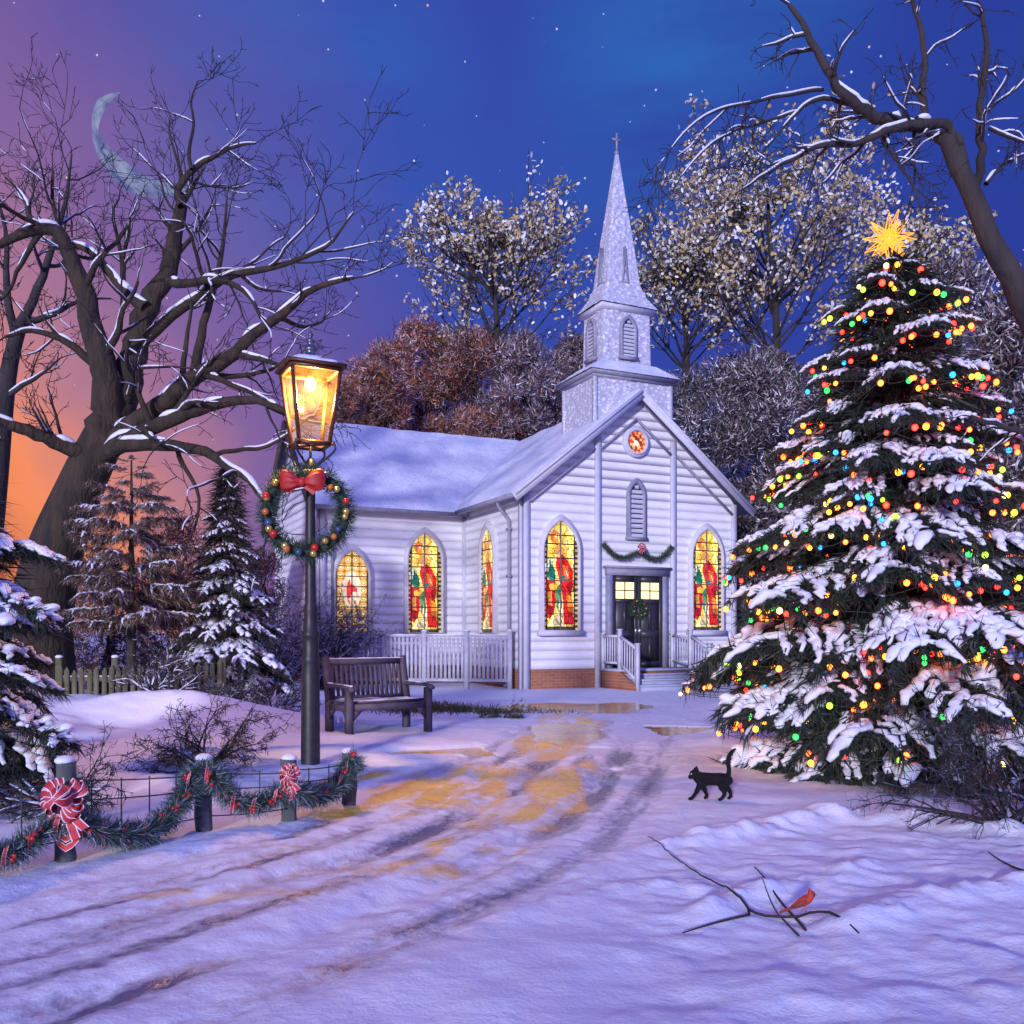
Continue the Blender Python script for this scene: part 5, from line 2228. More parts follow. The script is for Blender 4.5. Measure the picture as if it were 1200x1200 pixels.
def spawn(out, pts, rad, L, level, rg, up, wig, kids, seg, spread, rmin, t0=.22, prefer=None):
    n = len(pts)
    for k in range(kids[level]):
        t = rg.uniform(t0, 1.0) if k else 1.0
        f = t * (n - 1)
        i = min(int(f), n - 2)
        q = pts[i] + (pts[i + 1] - pts[i]) * (f - i)
        tn = pts[i + 1] - pts[i]
        tn = tn / (np.linalg.norm(tn) + 1e-9)
        a = R(rg.uniform(*spread)) * (.4 if k == 0 else 1)
        s = np.cross(tn, rg.normal(size=3))
        s /= np.linalg.norm(s) + 1e-9
        dd = tn * math.cos(a) + s * math.sin(a)
        if prefer is not None:
            dd = dd + np.asarray(prefer)
        rr = max(min(rad[i] * rg.uniform(.40, .60), L * .022), rmin)
        grow(out, q, dd, L * rg.uniform(.36, .68) * (1.15 - .4 * t), rr, level + 1, rg, up, wig * 1.08, kids, seg * .8, spread, rmin)


def wood(m, out, n_of=lambda r: 10 if r > .2 else 7 if r > .05 else 5 if r > .02 else 3):
    for pts, rad, lv in out:
        m.tube(pts, rad, n_of(rad[0]), cap=False)


def snow_on(m, out, rg, rmin=.010, rmax=1.0, cover=.75, thick=.62, over=1.0):
    for pts, rad, lv in out:
        if rad[0] < rmin:
            continue
        k = max(len(pts), 3)
        q = resample(np.concatenate([pts, rad[:, None]], 1), k * 2)
        T = np.gradient(q[:, :3], axis=0)
        T /= np.linalg.norm(T, axis=1, keepdims=True) + 1e-9
        ok = (np.abs(T[:, 2]) < .80) & (q[:, 3] < rmax)
        ok &= (fbm(np.arange(len(q)) * .31 + rg.uniform(0, 99), np.full(len(q), rg.uniform(0, 99)), 5, 2) + .5) < cover
        i = 0
        while i < len(q):
            if not ok[i]:
                i += 1
                continue
            j = i
            while j + 1 < len(q) and ok[j + 1]:
                j += 1
            if j - i >= 2:
                s = q[i:j + 1]
                r0 = s[:, 3]
                th = np.minimum(r0 * thick + .012, .075) * over
                env = np.sin(np.linspace(.12, PI - .12, len(s))) ** .4
                rs_n = np.maximum(np.minimum(r0 * .95, .15), th * .8) * env * rg.uniform(.85, 1.15, len(s))
                p = s[:, :3] + np.array([0, 0, 1.0]) * (r0 + th * .75 * env - .62 * rs_n)[:, None]
                m.tube(p, rs_n, 7, cap=False, squash=.62, up=(0, 0, 1))
            i = j + 1


def trace(px, Y, r0, r1, dY=0.0, n=None, wob=0.0, rg=rng):
    """a limb traced through photo points at depth Y (drifting by dY along it)"""
    k = len(px)
    t = np.linspace(0, 1, k)
    p = np.array([P(x, y, Y + dY * s) for (x, y), s in zip(px, t)])
    p = smooth_path(p, n or k * 3, 2)
    return p, np.linspace(r0, r1, len(p))


# ---- the big old tree
rg = np.random.default_rng(21)
TY = 16.6
kf = .82
limbs = []


def limb(px, r0, r1, dY=0, kids=(6, 5, 4), Lf=.55, up=.04, t0=.2, seg=.22, spread=(25, 72)):
    kids = (max(4, int(kids[0] * kf)), max(3, int(kids[1] * kf)), kids[2] - 1, 2)
    Lf *= 1.7
    r0, r1 = r0 * .88, r1 * .9
    p, r = trace(px, TY, r0, r1, dY)
    p = p + rg.normal(size=p.shape) * np.minimum(r[:, None] * .10, .03)
    limbs.append((p, r, 0))
    L = np.linalg.norm(np.diff(p, axis=0), axis=1).sum()
    spawn(limbs, p, r, min(max(L, 2.0), 4.2) * Lf, 0, rg, up, .15, kids, seg, spread, .0085, t0)


trunk_px = [(44, 830), (46, 790), (46, 735), (52, 690), (66, 640), (86, 590), (104, 548), (122, 512)]
tp, tr = trace(trunk_px, TY, .62, .36)
tr = np.interp(np.linspace(0, 1, len(tr)), [0, .08, .2, .5, .8, 1], [.80, .66, .58, .50, .40, .36])
limbs.append((tp, tr, 0))
limb([(106, 545), (120, 512), (127, 477), (121, 425), (106, 381), (99, 337), (79, 293), (70, 268), (40, 268), (8, 282), (-30, 300)], .36, .05, -.8, (10, 6, 4), .5)
limb([(79, 293), (68, 262), (60, 232), (62, 200)], .07, .02, -.5, (7, 5, 3), .8)
limb([(104, 552), (126, 508), (147, 458), (161, 403), (169, 363), (198, 323), (205, 275), (213, 242)], .38, .12, .4, (5, 5, 4), .35, t0=.4)
limb([(213, 242), (205, 224), (224, 198), (250, 184), (276, 170), (300, 168)], .09, .018, .3, (7, 5, 3), .55)
limb([(224, 198), (220, 176), (229, 143), (222, 120), (232, 95)], .045, .014, .2, (6, 5, 3), .6)
limb([(213, 242), (228, 215), (240, 196)], .06, .02, .6, (6, 5, 3), .9)
limb([(172, 360), (158, 352), (128, 319), (106, 293), (81, 286), (50, 262)], .14, .03, .9, (9, 6, 4), .5)
limb([(112, 540), (150, 502), (198, 468), (227, 440), (271, 420), (293, 394), (345, 359), (363, 337), (414, 326)], .25, .03, -1.6, (11, 6, 4), .42)
limb([(227, 440), (238, 381), (249, 345), (262, 290), (266, 230)], .11, .02, .5, (9, 6, 4), .5)
limb([(172, 395), (205, 366), (235, 348), (264, 322), (315, 316), (360, 300), (385, 290), (414, 249)], .12, .018, -.6, (11, 6, 4), .42)
limb([(198, 330), (220, 334), (253, 324), (293, 343), (305, 372)], .10, .03, -1.2, (7, 5, 4), .5)
limb([(112, 545), (140, 520), (183, 498), (220, 484), (249, 474), (293, 466), (326, 477), (352, 492)], .20, .04, -2.4, (9, 6, 4), .42, up=.0)
limb([(110, 545), (136, 522), (183, 520), (242, 528), (263, 545), (292, 562), (306, 582), (318, 600)], .17, .03, -3.2, (8, 6, 4), .42, up=-.03)
limb([(120, 530), (88, 530), (55, 513), (20, 500), (-20, 488)], .19, .08, -1.2, (8, 6, 4), .5)
limb([(150, 470), (160, 440), (146, 425), (152, 400)], .08, .03, -2.0, (6, 5, 4), .7, up=-.02)
limb([(114, 430), (80, 400), (40, 385), (5, 395)], .10, .03, -.6, (8, 6, 4), .5)
big = thing('bare_tree', 'huge old bare tree with thick snow-lined limbs spreading beside the lamp', 'tree', (tp[0][0], tp[0][1], 0), 0, 'bare trees')
m = MB()
wood(m, [l for l in limbs if l[1][0] >= .03], lambda r: 16 if r > .2 else 10 if r > .08 else 7)
m.build('trunk', M['bark'], big, smooth=True, world=True)
m = MB()
wood(m, [l for l in limbs if l[1][0] < .03])
m.build('twigs', M['twig'], big, world=True)
m = MB()
snow_on(m, limbs, rg, .0098, .34, .62, .9)
# drift caught on the leaning side of the trunk
m.build('snow_clumps', M['bough_snow'], big, smooth=True, world=True)

# ---- second tree at the edge
rg = np.random.default_rng(22)
TY = 18.5
kf = .6
limbs = []
p, r = trace([(-34, 815), (-26, 720), (-14, 640), (-4, 560), (4, 480), (12, 420), (24, 380)], TY, .34, .13)
limbs.append((p, r, 0))
limb([(24, 380), (44, 340), (62, 290), (78, 235), (84, 180)], .12, .02, .4, (12, 7, 4), .5)
limb([(18, 392), (6, 340), (10, 280), (-6, 220)], .11, .02, .2, (11, 7, 4), .5)
limb([(24, 380), (60, 370), (96, 350), (130, 350)], .09, .02, .9, (10, 6, 4), .5)
limb([(4, 470), (20, 455), (48, 440), (70, 420)], .07, .02, -.5, (8, 6, 4), .5)
edge = thing('bare_tree', 'slimmer bare tree half cut off at the edge behind the huge old tree', 'tree', (p[0][0], p[0][1], 0), 0, 'bare trees')
m = MB()
wood(m, [l for l in limbs if l[1][0] >= .03], lambda r: 12 if r > .2 else 8)
m.build('trunk', M['dark_bark'], edge, smooth=True, world=True)
m = MB()
wood(m, [l for l in limbs if l[1][0] < .03])
m.build('twigs', M['twig'], edge, world=True)
m = MB()
snow_on(m, limbs, rg, .0098, .2, .55, .8)
m.build('snow_clumps', M['bough_snow'], edge, smooth=True, world=True)

# ---- leaning tree whose limbs hang in at the top
rg = np.random.default_rng(23)
TY = 8.2
limbs = []
p, r = trace([(1372, 935), (1352, 830), (1318, 660), (1262, 480), (1205, 362), (1172, 306), (1151, 262), (1133, 211), (1116, 176), (1088, 146)], TY, .21, .068)
p = p + rg.normal(size=p.shape) * .012
limbs.append((p, r, 0))


def limb2(px, r0, r1, dY=0, kids=(5, 4, 3), Lf=.40, up=-.03, t0=.15):
    kids = (kids[0] + 2, kids[1] + 1, kids[2] - 1)
    Lf *= 1.25
    p, r = trace(px, TY, r0, r1, dY)
    p = p + rg.normal(size=p.shape) * np.minimum(r[:, None] * .25, .012)
    limbs.append((p, r, 0))
    L = np.linalg.norm(np.diff(p, axis=0), axis=1).sum()
    spawn(limbs, p, r, min(L, 2.4) * Lf, 0, rg, up, .24, kids, .16, (28, 75), .0045, t0)


limb2([(1088, 146), (1060, 146), (1032, 140), (1004, 124), (975, 96), (955, 55), (925, 5)], .066, .020, -.3, (7, 5, 3))
limb2([(1088, 146), (1080, 110), (1086, 60), (1070, 0)], .036, .018, .2, (4, 4, 3))
limb2([(1138, 226), (1152, 190), (1149, 160), (1147, 120), (1160, 60), (1150, 10)], .042, .018, -.2, (5, 5, 3))
limb2([(1128, 200), (1126, 164), (1108, 142), (1072, 147), (1032, 154), (1006, 170), (969, 166), (934, 184), (896, 204), (870, 222)], .050, .008, -.5, (9, 4, 3), .30)
limb2([(1004, 124), (960, 112), (935, 130), (918, 150), (898, 172), (885, 192), (872, 220)], .022, .005, -.4, (5, 4, 2), .35)
limb2([(935, 130), (900, 142), (862, 152), (830, 170), (806, 196), (787, 224)], .014, .004, -.6, (6, 3, 2), .35)
limb2([(965, 104), (920, 112), (880, 120), (840, 128), (805, 150), (770, 196)], .018, .004, -.8, (7, 4, 3), .4)
limb2([(1032, 152), (1042, 178), (1060, 200), (1075, 228), (1080, 250)], .020, .005, -.7, (6, 4, 2), .45)
limb2([(1072, 147), (1068, 176), (1074, 205), (1066, 236)], .018, .005, -.3, (5, 4, 2), .45)
limb2([(1155, 215), (1172, 195), (1196, 182), (1225, 175)], .022, .008, .3, (6, 4, 3), .5)
limb2([(1160, 150), (1180, 160), (1205, 168), (1230, 190)], .018, .006, -.3, (5, 4, 3), .5)
limb2([(1266, 520), (1226, 512), (1196, 505), (1165, 498), (1138, 488)], .040, .016, -.4, (5, 4, 3), .4)
lean = thing('bare_tree', 'leaning bare tree with snowy crooked limbs reaching over the decorated tree', 'tree', (p[0][0], p[0][1], 0), 0, 'bare trees')
m = MB()
wood(m, [l for l in limbs if l[1][0] >= .02], lambda r: 14 if r > .1 else 9)
m.build('trunk', M['dark_bark'], lean, smooth=True, world=True)
m = MB()
wood(m, [l for l in limbs if l[1][0] < .02], lambda r: 5)
m.build('twigs', M['twig'], lean, world=True)
m = MB()
snow_on(m, limbs, rg, .006, .2, .66, .7)
m.build('snow_clumps', M['bough_snow'], lean, smooth=True, world=True)


# ------------------------------------------------------------------ snow-laden conifers
def bough(rg, L, wd, droop, lift, dens, needle_L, needle_w, cols, snow_r, nb=14, sparse=1.0):
    """one conifer bough along +x; returns needle, snow builders and underside points"""
    nd, sn = MB(), MB()
    s = np.linspace(0, 1, 9)
    spine = np.stack([s * L, 0 * s + .05 * L * np.sin(s * 3 + rg.uniform(0, 6)) * s, L * (lift * s - droop * s * s)], 1)
    paths = [(spine[2:], 1.15)]
    tips = []
    for k in range(nb):
        f = .14 + .84 * (k + .5) / nb
        for sg in (-1, 1):
            if rg.random() > .93:
                continue
            l = wd * L * (1.05 - .62 * f) * rg.uniform(.6, 1.25)
            a = R(rg.uniform(40, 66)) * sg
            i = f * 8
            i0 = min(int(i), 7)
            q = spine[i0] + (spine[i0 + 1] - spine[i0]) * (i - i0)
            t = np.linspace(0, 1, 6)
            a_t = a * (1 - .35 * t)
            pts = q + np.stack([np.cumsum(np.cos(a_t)) / 6 * l, np.cumsum(np.sin(a_t)) / 6 * l, -.45 * l * t ** 1.7 + rg.uniform(-.03, .05) * l * t], 1)
            pts = np.concatenate([[q], pts])
            paths.append((pts, rg.uniform(.75, 1.15)))
            tips.append(pts[-1])
    tips.append(spine[-1])
    for pts, k in paths:
        q = resample(pts, 14)
        ln = np.linalg.norm(np.diff(pts, axis=0), axis=1).sum()
        n = max(int(dens * ln), 8)
        i = rg.integers(0, 14, n)
        T = np.gradient(q, axis=0)
        T /= np.linalg.norm(T, axis=1, keepdims=True) + 1e-9
        D = T[i] * rg.uniform(.3, 1.1, (n, 1)) + rg.normal(size=(n, 3)) * .55
        D[:, 2] -= rg.uniform(.1, .9, n)
        base = q[i] + rg.normal(size=(n, 3)) * .010
        nd.slivers(base, D, needle_L * rg.uniform(.6, 1.25, n), needle_w, pick(cols, n, rg), rg)
        if snow_r > 0 and rg.random() < sparse:
            a0, a1 = rg.uniform(0, .15), rg.uniform(.86, 1.06)
            m_ = max(7, int(ln / .030))
            t = np.linspace(a0, min(a1, 1.0), m_)
            p = np.stack([np.interp(t, np.linspace(0, 1, 14), q[:, c]) for c in range(3)], 1)
            env = np.sin(np.linspace(.25, PI - .22, m_)) ** .55
            rr = snow_r * k * env * rg.uniform(.55, 1.35, m_)
            p = p + np.array([0, 0, 1.0]) * (rr * .50 + .012)[:, None] + rg.normal(size=p.shape) * np.array([.009, .009, .006])
            sn.tube(p, rr, 8, cap=True, squash=.62, up=(0, 0, 1))
            if rg.random() < .5:
                j = rg.integers(2, m_ - 2)
                sn.sphere(p[j] + rg.normal(size=3) * .012, rr[j] * rg.uniform(.9, 1.4), 8, 6, sz=(1, 1, .6))
    return nd, sn, tips


def rotz(a):
    c, s = math.cos(a), math.sin(a)
    return np.array([[c, -s, 0], [s, c, 0], [0, 0, 1.0]])


def conifer(name, label, cat, base, height, prof, layers, per, rg, nvar=7, wd=.42, droop=.30, lift=.10, dens=210, needle_L=.085, needle_w=.010, cols=GREENS, snow_r=.06, sparse=1.0,
            trunk_r=.10, bark='mossy_bark', group=None, z0=.35, fill=4000, only=None, snow_mat_='bough_snow', jit=.12):
    """prof: radius as a function of height fraction"""
    t = thing(name, label, cat, tuple(base), 0, group)
    var = [bough(rg, 1.0, wd * rg.uniform(.85, 1.15), droop * rg.uniform(.7, 1.3), lift * rg.uniform(.5, 1.4), dens, needle_L, needle_w, cols, snow_r, sparse=sparse) for _ in range(nvar)]
    nd, sn = MB(), MB()
    tips = []
    for k in range(layers):
        f = (k + .5) / layers
        z = z0 + (height - z0) * f ** 1.0
        Rz = prof(z / height)
        n = max(4, int(round(per(f))))
        a0 = rg.uniform(0, 6.28)
        for q in range(n):
            a = a0 + q * 2 * PI / n + rg.uniform(-.25, .25)
            if only is not None and not only(a):
                continue
            L = Rz * rg.uniform(1 - jit * 1.6, 1 + jit)
            nb_, sb_, tp_ = var[rg.integers(0, nvar)]
            tilt = rg.uniform(-.10, .12) + .10 * (f - .5)
            ct, st_ = math.cos(tilt), math.sin(tilt)
            Mt = rotz(a) @ np.array([[ct, 0, -st_], [0, 1, 0], [st_, 0, ct]])
            # scale length, keep snow and needles near their true size by scaling evenly
            zz = z + rg.uniform(-.5, .5) * (height - z0) / layers * .9
            nd.merge(nb_, Mt * L, (0, 0, zz))
            sn.merge(sb_, Mt * L, (0, 0, zz))
            for u in tp_:
                tips.append(Mt @ u * L + np.array([0, 0, zz]))
    # dark inner growth
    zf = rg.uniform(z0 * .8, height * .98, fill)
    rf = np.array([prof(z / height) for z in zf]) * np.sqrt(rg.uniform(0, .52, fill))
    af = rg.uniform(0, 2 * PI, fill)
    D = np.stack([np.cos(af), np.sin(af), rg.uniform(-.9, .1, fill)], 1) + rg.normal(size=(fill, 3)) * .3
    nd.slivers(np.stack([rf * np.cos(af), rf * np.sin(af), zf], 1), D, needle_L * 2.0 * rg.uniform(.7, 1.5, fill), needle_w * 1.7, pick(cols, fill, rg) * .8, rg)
    m = MB()
    zt = np.linspace(-.3, height * .97, 12)
    m.tube(np.stack([zt * 0, zt * 0, zt], 1), np.interp(zt, [-.3, .05, .3, height], [trunk_r * 1.7, trunk_r * 1.35, trunk_r, .012]), 12)
    m.build('trunk', M[bark], t, smooth=True)
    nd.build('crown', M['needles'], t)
    if sn.n:
        sn.build('snow_clumps', M[snow_mat_], t, smooth=True)
    return t, np.array(tips)


# ---- the Christmas tree
rg = np.random.default_rng(31)
CX, CY = 3.68, 8.75
CZ = H(CX, CY)
CHH = 5.02
profx = lambda f: float(np.interp(f, [0, .06, .13, .22, .36, .50, .64, .78, .88, .94, 1.0], [1.20, 1.48, 1.68, 1.74, 1.55, 1.26, 1.00, .80, .62, .50, .10]))
xt, xtips = conifer('christmas_tree', 'large snow-laden fir hung with coloured lights and topped by a glowing star', 'christmas tree', (CX, CY, CZ), CHH, profx, 17,
                    lambda f: 11.5 - 6.0 * f, rg, nvar=9, wd=.50, droop=.30, lift=.13, dens=230, needle_L=.10, needle_w=.011,
                    cols=[(.012, .024, .014), (.018, .036, .018), (.014, .022, .026), (.03, .042, .02), (.010, .014, .012)], snow_r=.034, sparse=.62, trunk_r=.20, z0=.30, fill=12000, jit=.17)

# star
sx = np.array([CX - .04, CY - .02, CZ + CHH + .11])
star = thing('tree_star', 'glowing golden many-pointed wire star on top of the decorated fir', 'star', tuple(sx))
m = MB()
rs_ = np.random.default_rng(4)
k = 0
for lat, cnt, off in ((0, 8, 0.0), (45, 4, .39), (-45, 4, .39), (80, 1, 0), (22, 5, .2), (-22, 5, .5)):
    for q in range(cnt):
        a = off + q * 2 * PI / cnt
        # star axis faces the viewer: spread the points round y
        d = np.array([math.cos(R(lat)) * math.sin(a), -math.sin(R(lat)), math.cos(R(lat)) * math.cos(a)])
        Ls = .25 * rs_.uniform(.85, 1.08) * (1 if abs(lat) < 30 else .7)
        s = np.cross(d, (0, 1, 0.02))
        s /= np.linalg.norm(s) + 1e-9
        for g_ in (-1, 1):
            m.tube([s * .045 * g_ + d * .045, d * Ls], [.007, .004], 5)
        m.tube([d * .02, d * Ls * .8], [.006, .003], 4)
m.sphere((0, 0, 0), .05, 10, 7)
m.build('points', M['star'], star)
m = MB()
m.tube([(.02, 0, -.25), (.0, 0, -.03)], .012, 6)
m.build('holder', M['iron'], star)

# strings of lights wound round the tree
LC = [('red', (1.0, .014, .006), 9.0), ('orange', (1.0, .075, .005), 10.0), ('yellow', (1.0, .27, .012), 7.0), ('green', (.015, .42, .06), 4.5), ('blue', (.006, .17, .60), 5.0), ('amber', (1.0, .13, .008), 10.0), ('lime', (.24, .55, .02), 4.5), ('white', (1.0, .62, .20), 4.5)]
BM = {}
CORE = {n_: tuple(min(1.0, v * 1.25 + .012) for v in c_) for n_, c_, s_ in LC}
for nm, c, s in LC:
    m = MB()
    m.sphere((0, 0, 0), .0235, 12, 9, sz=(1, 1, 1.08))
    mt = frosted_bulb('bulb_' + nm, c, CORE[nm], s)
    o = m.build('bulb', mt, None, smooth=True)
    BM[nm] = o.data
    bpy.data.objects.remove(o, do_unlink=True)
bands = [('topmost', .85, .975), ('second from the top', .73, .85), ('third from the top', .62, .73), ('fourth from the top', .52, .62), ('fifth from the top', .42, .52), ('fourth from the ground', .33, .42), ('third from the ground', .245, .33), ('second from the ground', .16, .245), ('lowest', .06, .16)]
counts = [52, 62, 70, 80, 92, 98, 99, 99, 90]
rl = np.random.default_rng(52)
for (nm, f0, f1), nbul in zip(bands, counts):
    st = thing('string_lights', ('lowest' if nm == 'lowest' else nm) + ' string of coloured lights wound round the snowy fir', 'string lights', (CX, CY, CZ + f0 * CHH), 0, 'strings of lights on the fir')
    # hang the bulbs at bough tips of this band, in order round the tree
    ft = xtips[:, 2] / CHH
    rt = np.hypot(xtips[:, 0], xtips[:, 1])
    ok = np.where((ft >= f0 - .01) & (ft < f1) & (rt > .62 * np.array([profx(min(max(v, .03), .99)) for v in ft])))[0]
    ch = []
    for i in rl.permutation(ok):
        if len(ch) >= nbul:
            break
        if all(((xtips[i] - xtips[j]) ** 2).sum() > .007 for j in ch):
            ch.append(i)
    nbul = len(ch)
    q = xtips[ch]
    an = np.arctan2(q[:, 1], q[:, 0])
    o_ = np.lexsort((an, np.floor((q[:, 2] / CHH - f0) / (f1 - f0) * 3)))
    q, an = q[o_], an[o_]
    pb_ = q + np.stack([np.cos(an) * .028, np.sin(an) * .028, np.full(nbul, -.045)], 1)
    pth = np.empty((nbul * 3, 3))
    nx_p = np.roll(pb_, -1, 0)
    pth[1::3] = pb_
    pth[2::3] = pb_ * .66 + nx_p * .34 - (0, 0, .03)
    pth[0::3] = np.roll(pb_, 1, 0) * .34 + pb_ * .66 - (0, 0, .03)
    pth = pth[1:-1]
    pth = np.concatenate([pb_[:1], pth])
    pth = pth[:nbul * 3]
    loc = np.array([0, 0, f0 * CHH])
    m = MB()
    m.tube(pth - loc, .0035, 4, cap=False)
    m.build('cord', M['wire'], st)
    for i in range(nbul):
        q = pb_[i] - loc
        c = LC[rl.choice(8, p=[.21, .25, .17, .08, .08, .13, .05, .03])][0]
        o = bpy.data.objects.new('bulb', BM[c])
        COL.objects.link(o)
        o.parent = st
        o.location = tuple(q + np.array([0, 0, -.02]))
        sc_ = rl.uniform(.85, 1.2)
        o.scale = (sc_, sc_, sc_)

# ---- small spruce by the wing
rg = np.random.default_rng(32)
SX, SY = P(266, 700, 16.2)[0], 16.2
profs = lambda f: float(np.interp(f, [0, .08, .2, .4, .6, .8, 1.0], [1.02, 1.10, 1.02, .78, .55, .30, .04]))
conifer('spruce', 'small slender spruce thickly frosted with snow standing next to the side wing', 'tree', (SX, SY, H(SX, SY)), 4.15, profs, 17, lambda f: 10 - 5 * f, rg, nvar=7, wd=.42, droop=.42, lift=.05,
        dens=190, needle_L=.13, needle_w=.014, cols=[(.03, .022, .018), (.045, .035, .022), (.03, .04, .03), (.06, .05, .045)], sparse=.58, snow_r=.052, trunk_r=.08, z0=.25, fill=3500, jit=.16)

# ---- spruce at the edge, only its outer boughs in view
rg = np.random.default_rng(33)
EX, EY = -4.62, 6.95
profe = lambda f: float(np.interp(f, [0, .08, .25, .45, .6, .8, 1.0], [.98, 1.10, 1.14, .98, .72, .34, .04]))
conifer('spruce', 'dark spruce at the picture edge with broad drooping snow-covered boughs', 'tree', (EX, EY, H(EX, EY)), 4.0, profe, 12, lambda f: 12 - 6 * f, rg, nvar=8, wd=.40, droop=.40, lift=.16,
        dens=250, needle_L=.11, needle_w=.009, cols=[(.010, .020, .016), (.014, .028, .018), (.012, .018, .022), (.024, .036, .02)], sparse=.70, snow_r=.036, trunk_r=.12, z0=.22, fill=4000, jit=.18)

# ---- thin brown pine with flat sprays
rg = np.random.default_rng(34)
NX, NY = P(154, 700, 15.6)[0], 15.6
profn = lambda f: float(np.interp(f, [0, .15, .25, .4, .55, .7, .85, 1.0], [.1, .20, .85, 1.18, 1.0, 1.02, .66, .10]))
conifer('pine_tree', 'thin brownish pine with flat layered sprays against the orange sky', 'tree', (NX, NY, H(NX, NY)), 4.25, profn, 11, lambda f: 6.5 - 2.5 * f, rg, nvar=7, wd=.36, droop=.04, lift=.10,
        dens=150, needle_L=.12, needle_w=.011, cols=[(.09, .05, .022), (.15, .075, .025), (.06, .05, .028), (.20, .11, .06), (.45, .38, .40)], snow_r=.022, sparse=.22, trunk_r=.085, bark='dark_bark', z0=1.25, fill=150, snow_mat_='wet_snow')


# ------------------------------------------------------------------ trees behind the church
def leafy_tree(label, px, ptop, pbot, halfw, Y, nleaf, seed, leafL=.165, group='pale leafy trees behind the church'):
    rg = np.random.default_rng(seed)
    x0 = P(px, 0, Y)[0]
    ztop, zbot = P(px, ptop, Y)[2], P(px, pbot, Y)[2]
    hw = halfw / FPX * Y
    t = thing('leafy_tree', label, 'tree', (x0, Y, 0), 0, group)
    out = []
    Ht = ztop - zbot
    p = np.array([[x0 + .15 * math.sin(z * .7), Y, z] for z in np.linspace(-.3, zbot + Ht * .88, 14)])
    out.append((p, np.linspace(.30, .045, 14), 0))
    for k in range(34):
        f = rg.uniform(0, 1) ** .9
        z = zbot - .6 + f * Ht * .85
        a = rg.uniform(0, 2 * PI)
        w_ = hw * math.sqrt(max(.06, 1 - (f * 1.02) ** 2.2)) * rg.uniform(.8, 1.1)
        d = np.array([math.cos(a), math.sin(a), rg.uniform(.6, 1.1)])
        grow(out, (x0, Y, z), d, w_ * 1.25, .045, 1, rg, .05, .09, (0, 7, 4), .45, (22, 55), .011)
    m = MB()
    wood(m, out, lambda r: 9 if r > .1 else 4)
    m.build('trunk', M['dark_bark'], t, world=True)
    ends = [(pts, lv) for pts, rad, lv in out if lv >= 2]
    k = rg.integers(0, len(ends), nleaf)
    u = rg.uniform(.15, 1.0, nleaf)
    pos = np.empty((nleaf, 3))
    for i in range(nleaf):
        pts = ends[k[i]][0]
        f = u[i] * (len(pts) - 1)
        j = min(int(f), len(pts) - 2)
        pos[i] = pts[j] + (pts[j + 1] - pts[j]) * (f - j)
    pos += rg.normal(size=pos.shape) * .10
    cols = np.where(rg.random((nleaf, 1)) < .42, np.array([(.85, .85, .83)]), np.array([(.54, .41, .18)])) * rg.uniform(.7, 1.1, (nleaf, 1))
    m = MB()
    m.leaves(pos, leafL * rg.uniform(.6, 1.2, nleaf), leafL * .55 * rg.uniform(.7, 1.2, nleaf), np.clip(cols, 0, .85), rg)
    m.build('crown', M['foliage'], t, world=True)
    return t


leafy_tree('open-crowned tree with pale snowy leaves rising behind the side wing roof', 578, 238, 420, 104, 31.0, 7000, 41)
leafy_tree('tall broad tree with pale snowy leaves between steeple and decorated fir', 905, 192, 430, 130, 30.0, 12000, 42)
leafy_tree('lower pale-leaved tree filling the gap beside the steeple base', 800, 268, 430, 78, 32.0, 4600, 43)
leafy_tree('pale-leaved tree showing behind the golden star', 1085, 232, 400, 66, 27.0, 4600, 44)


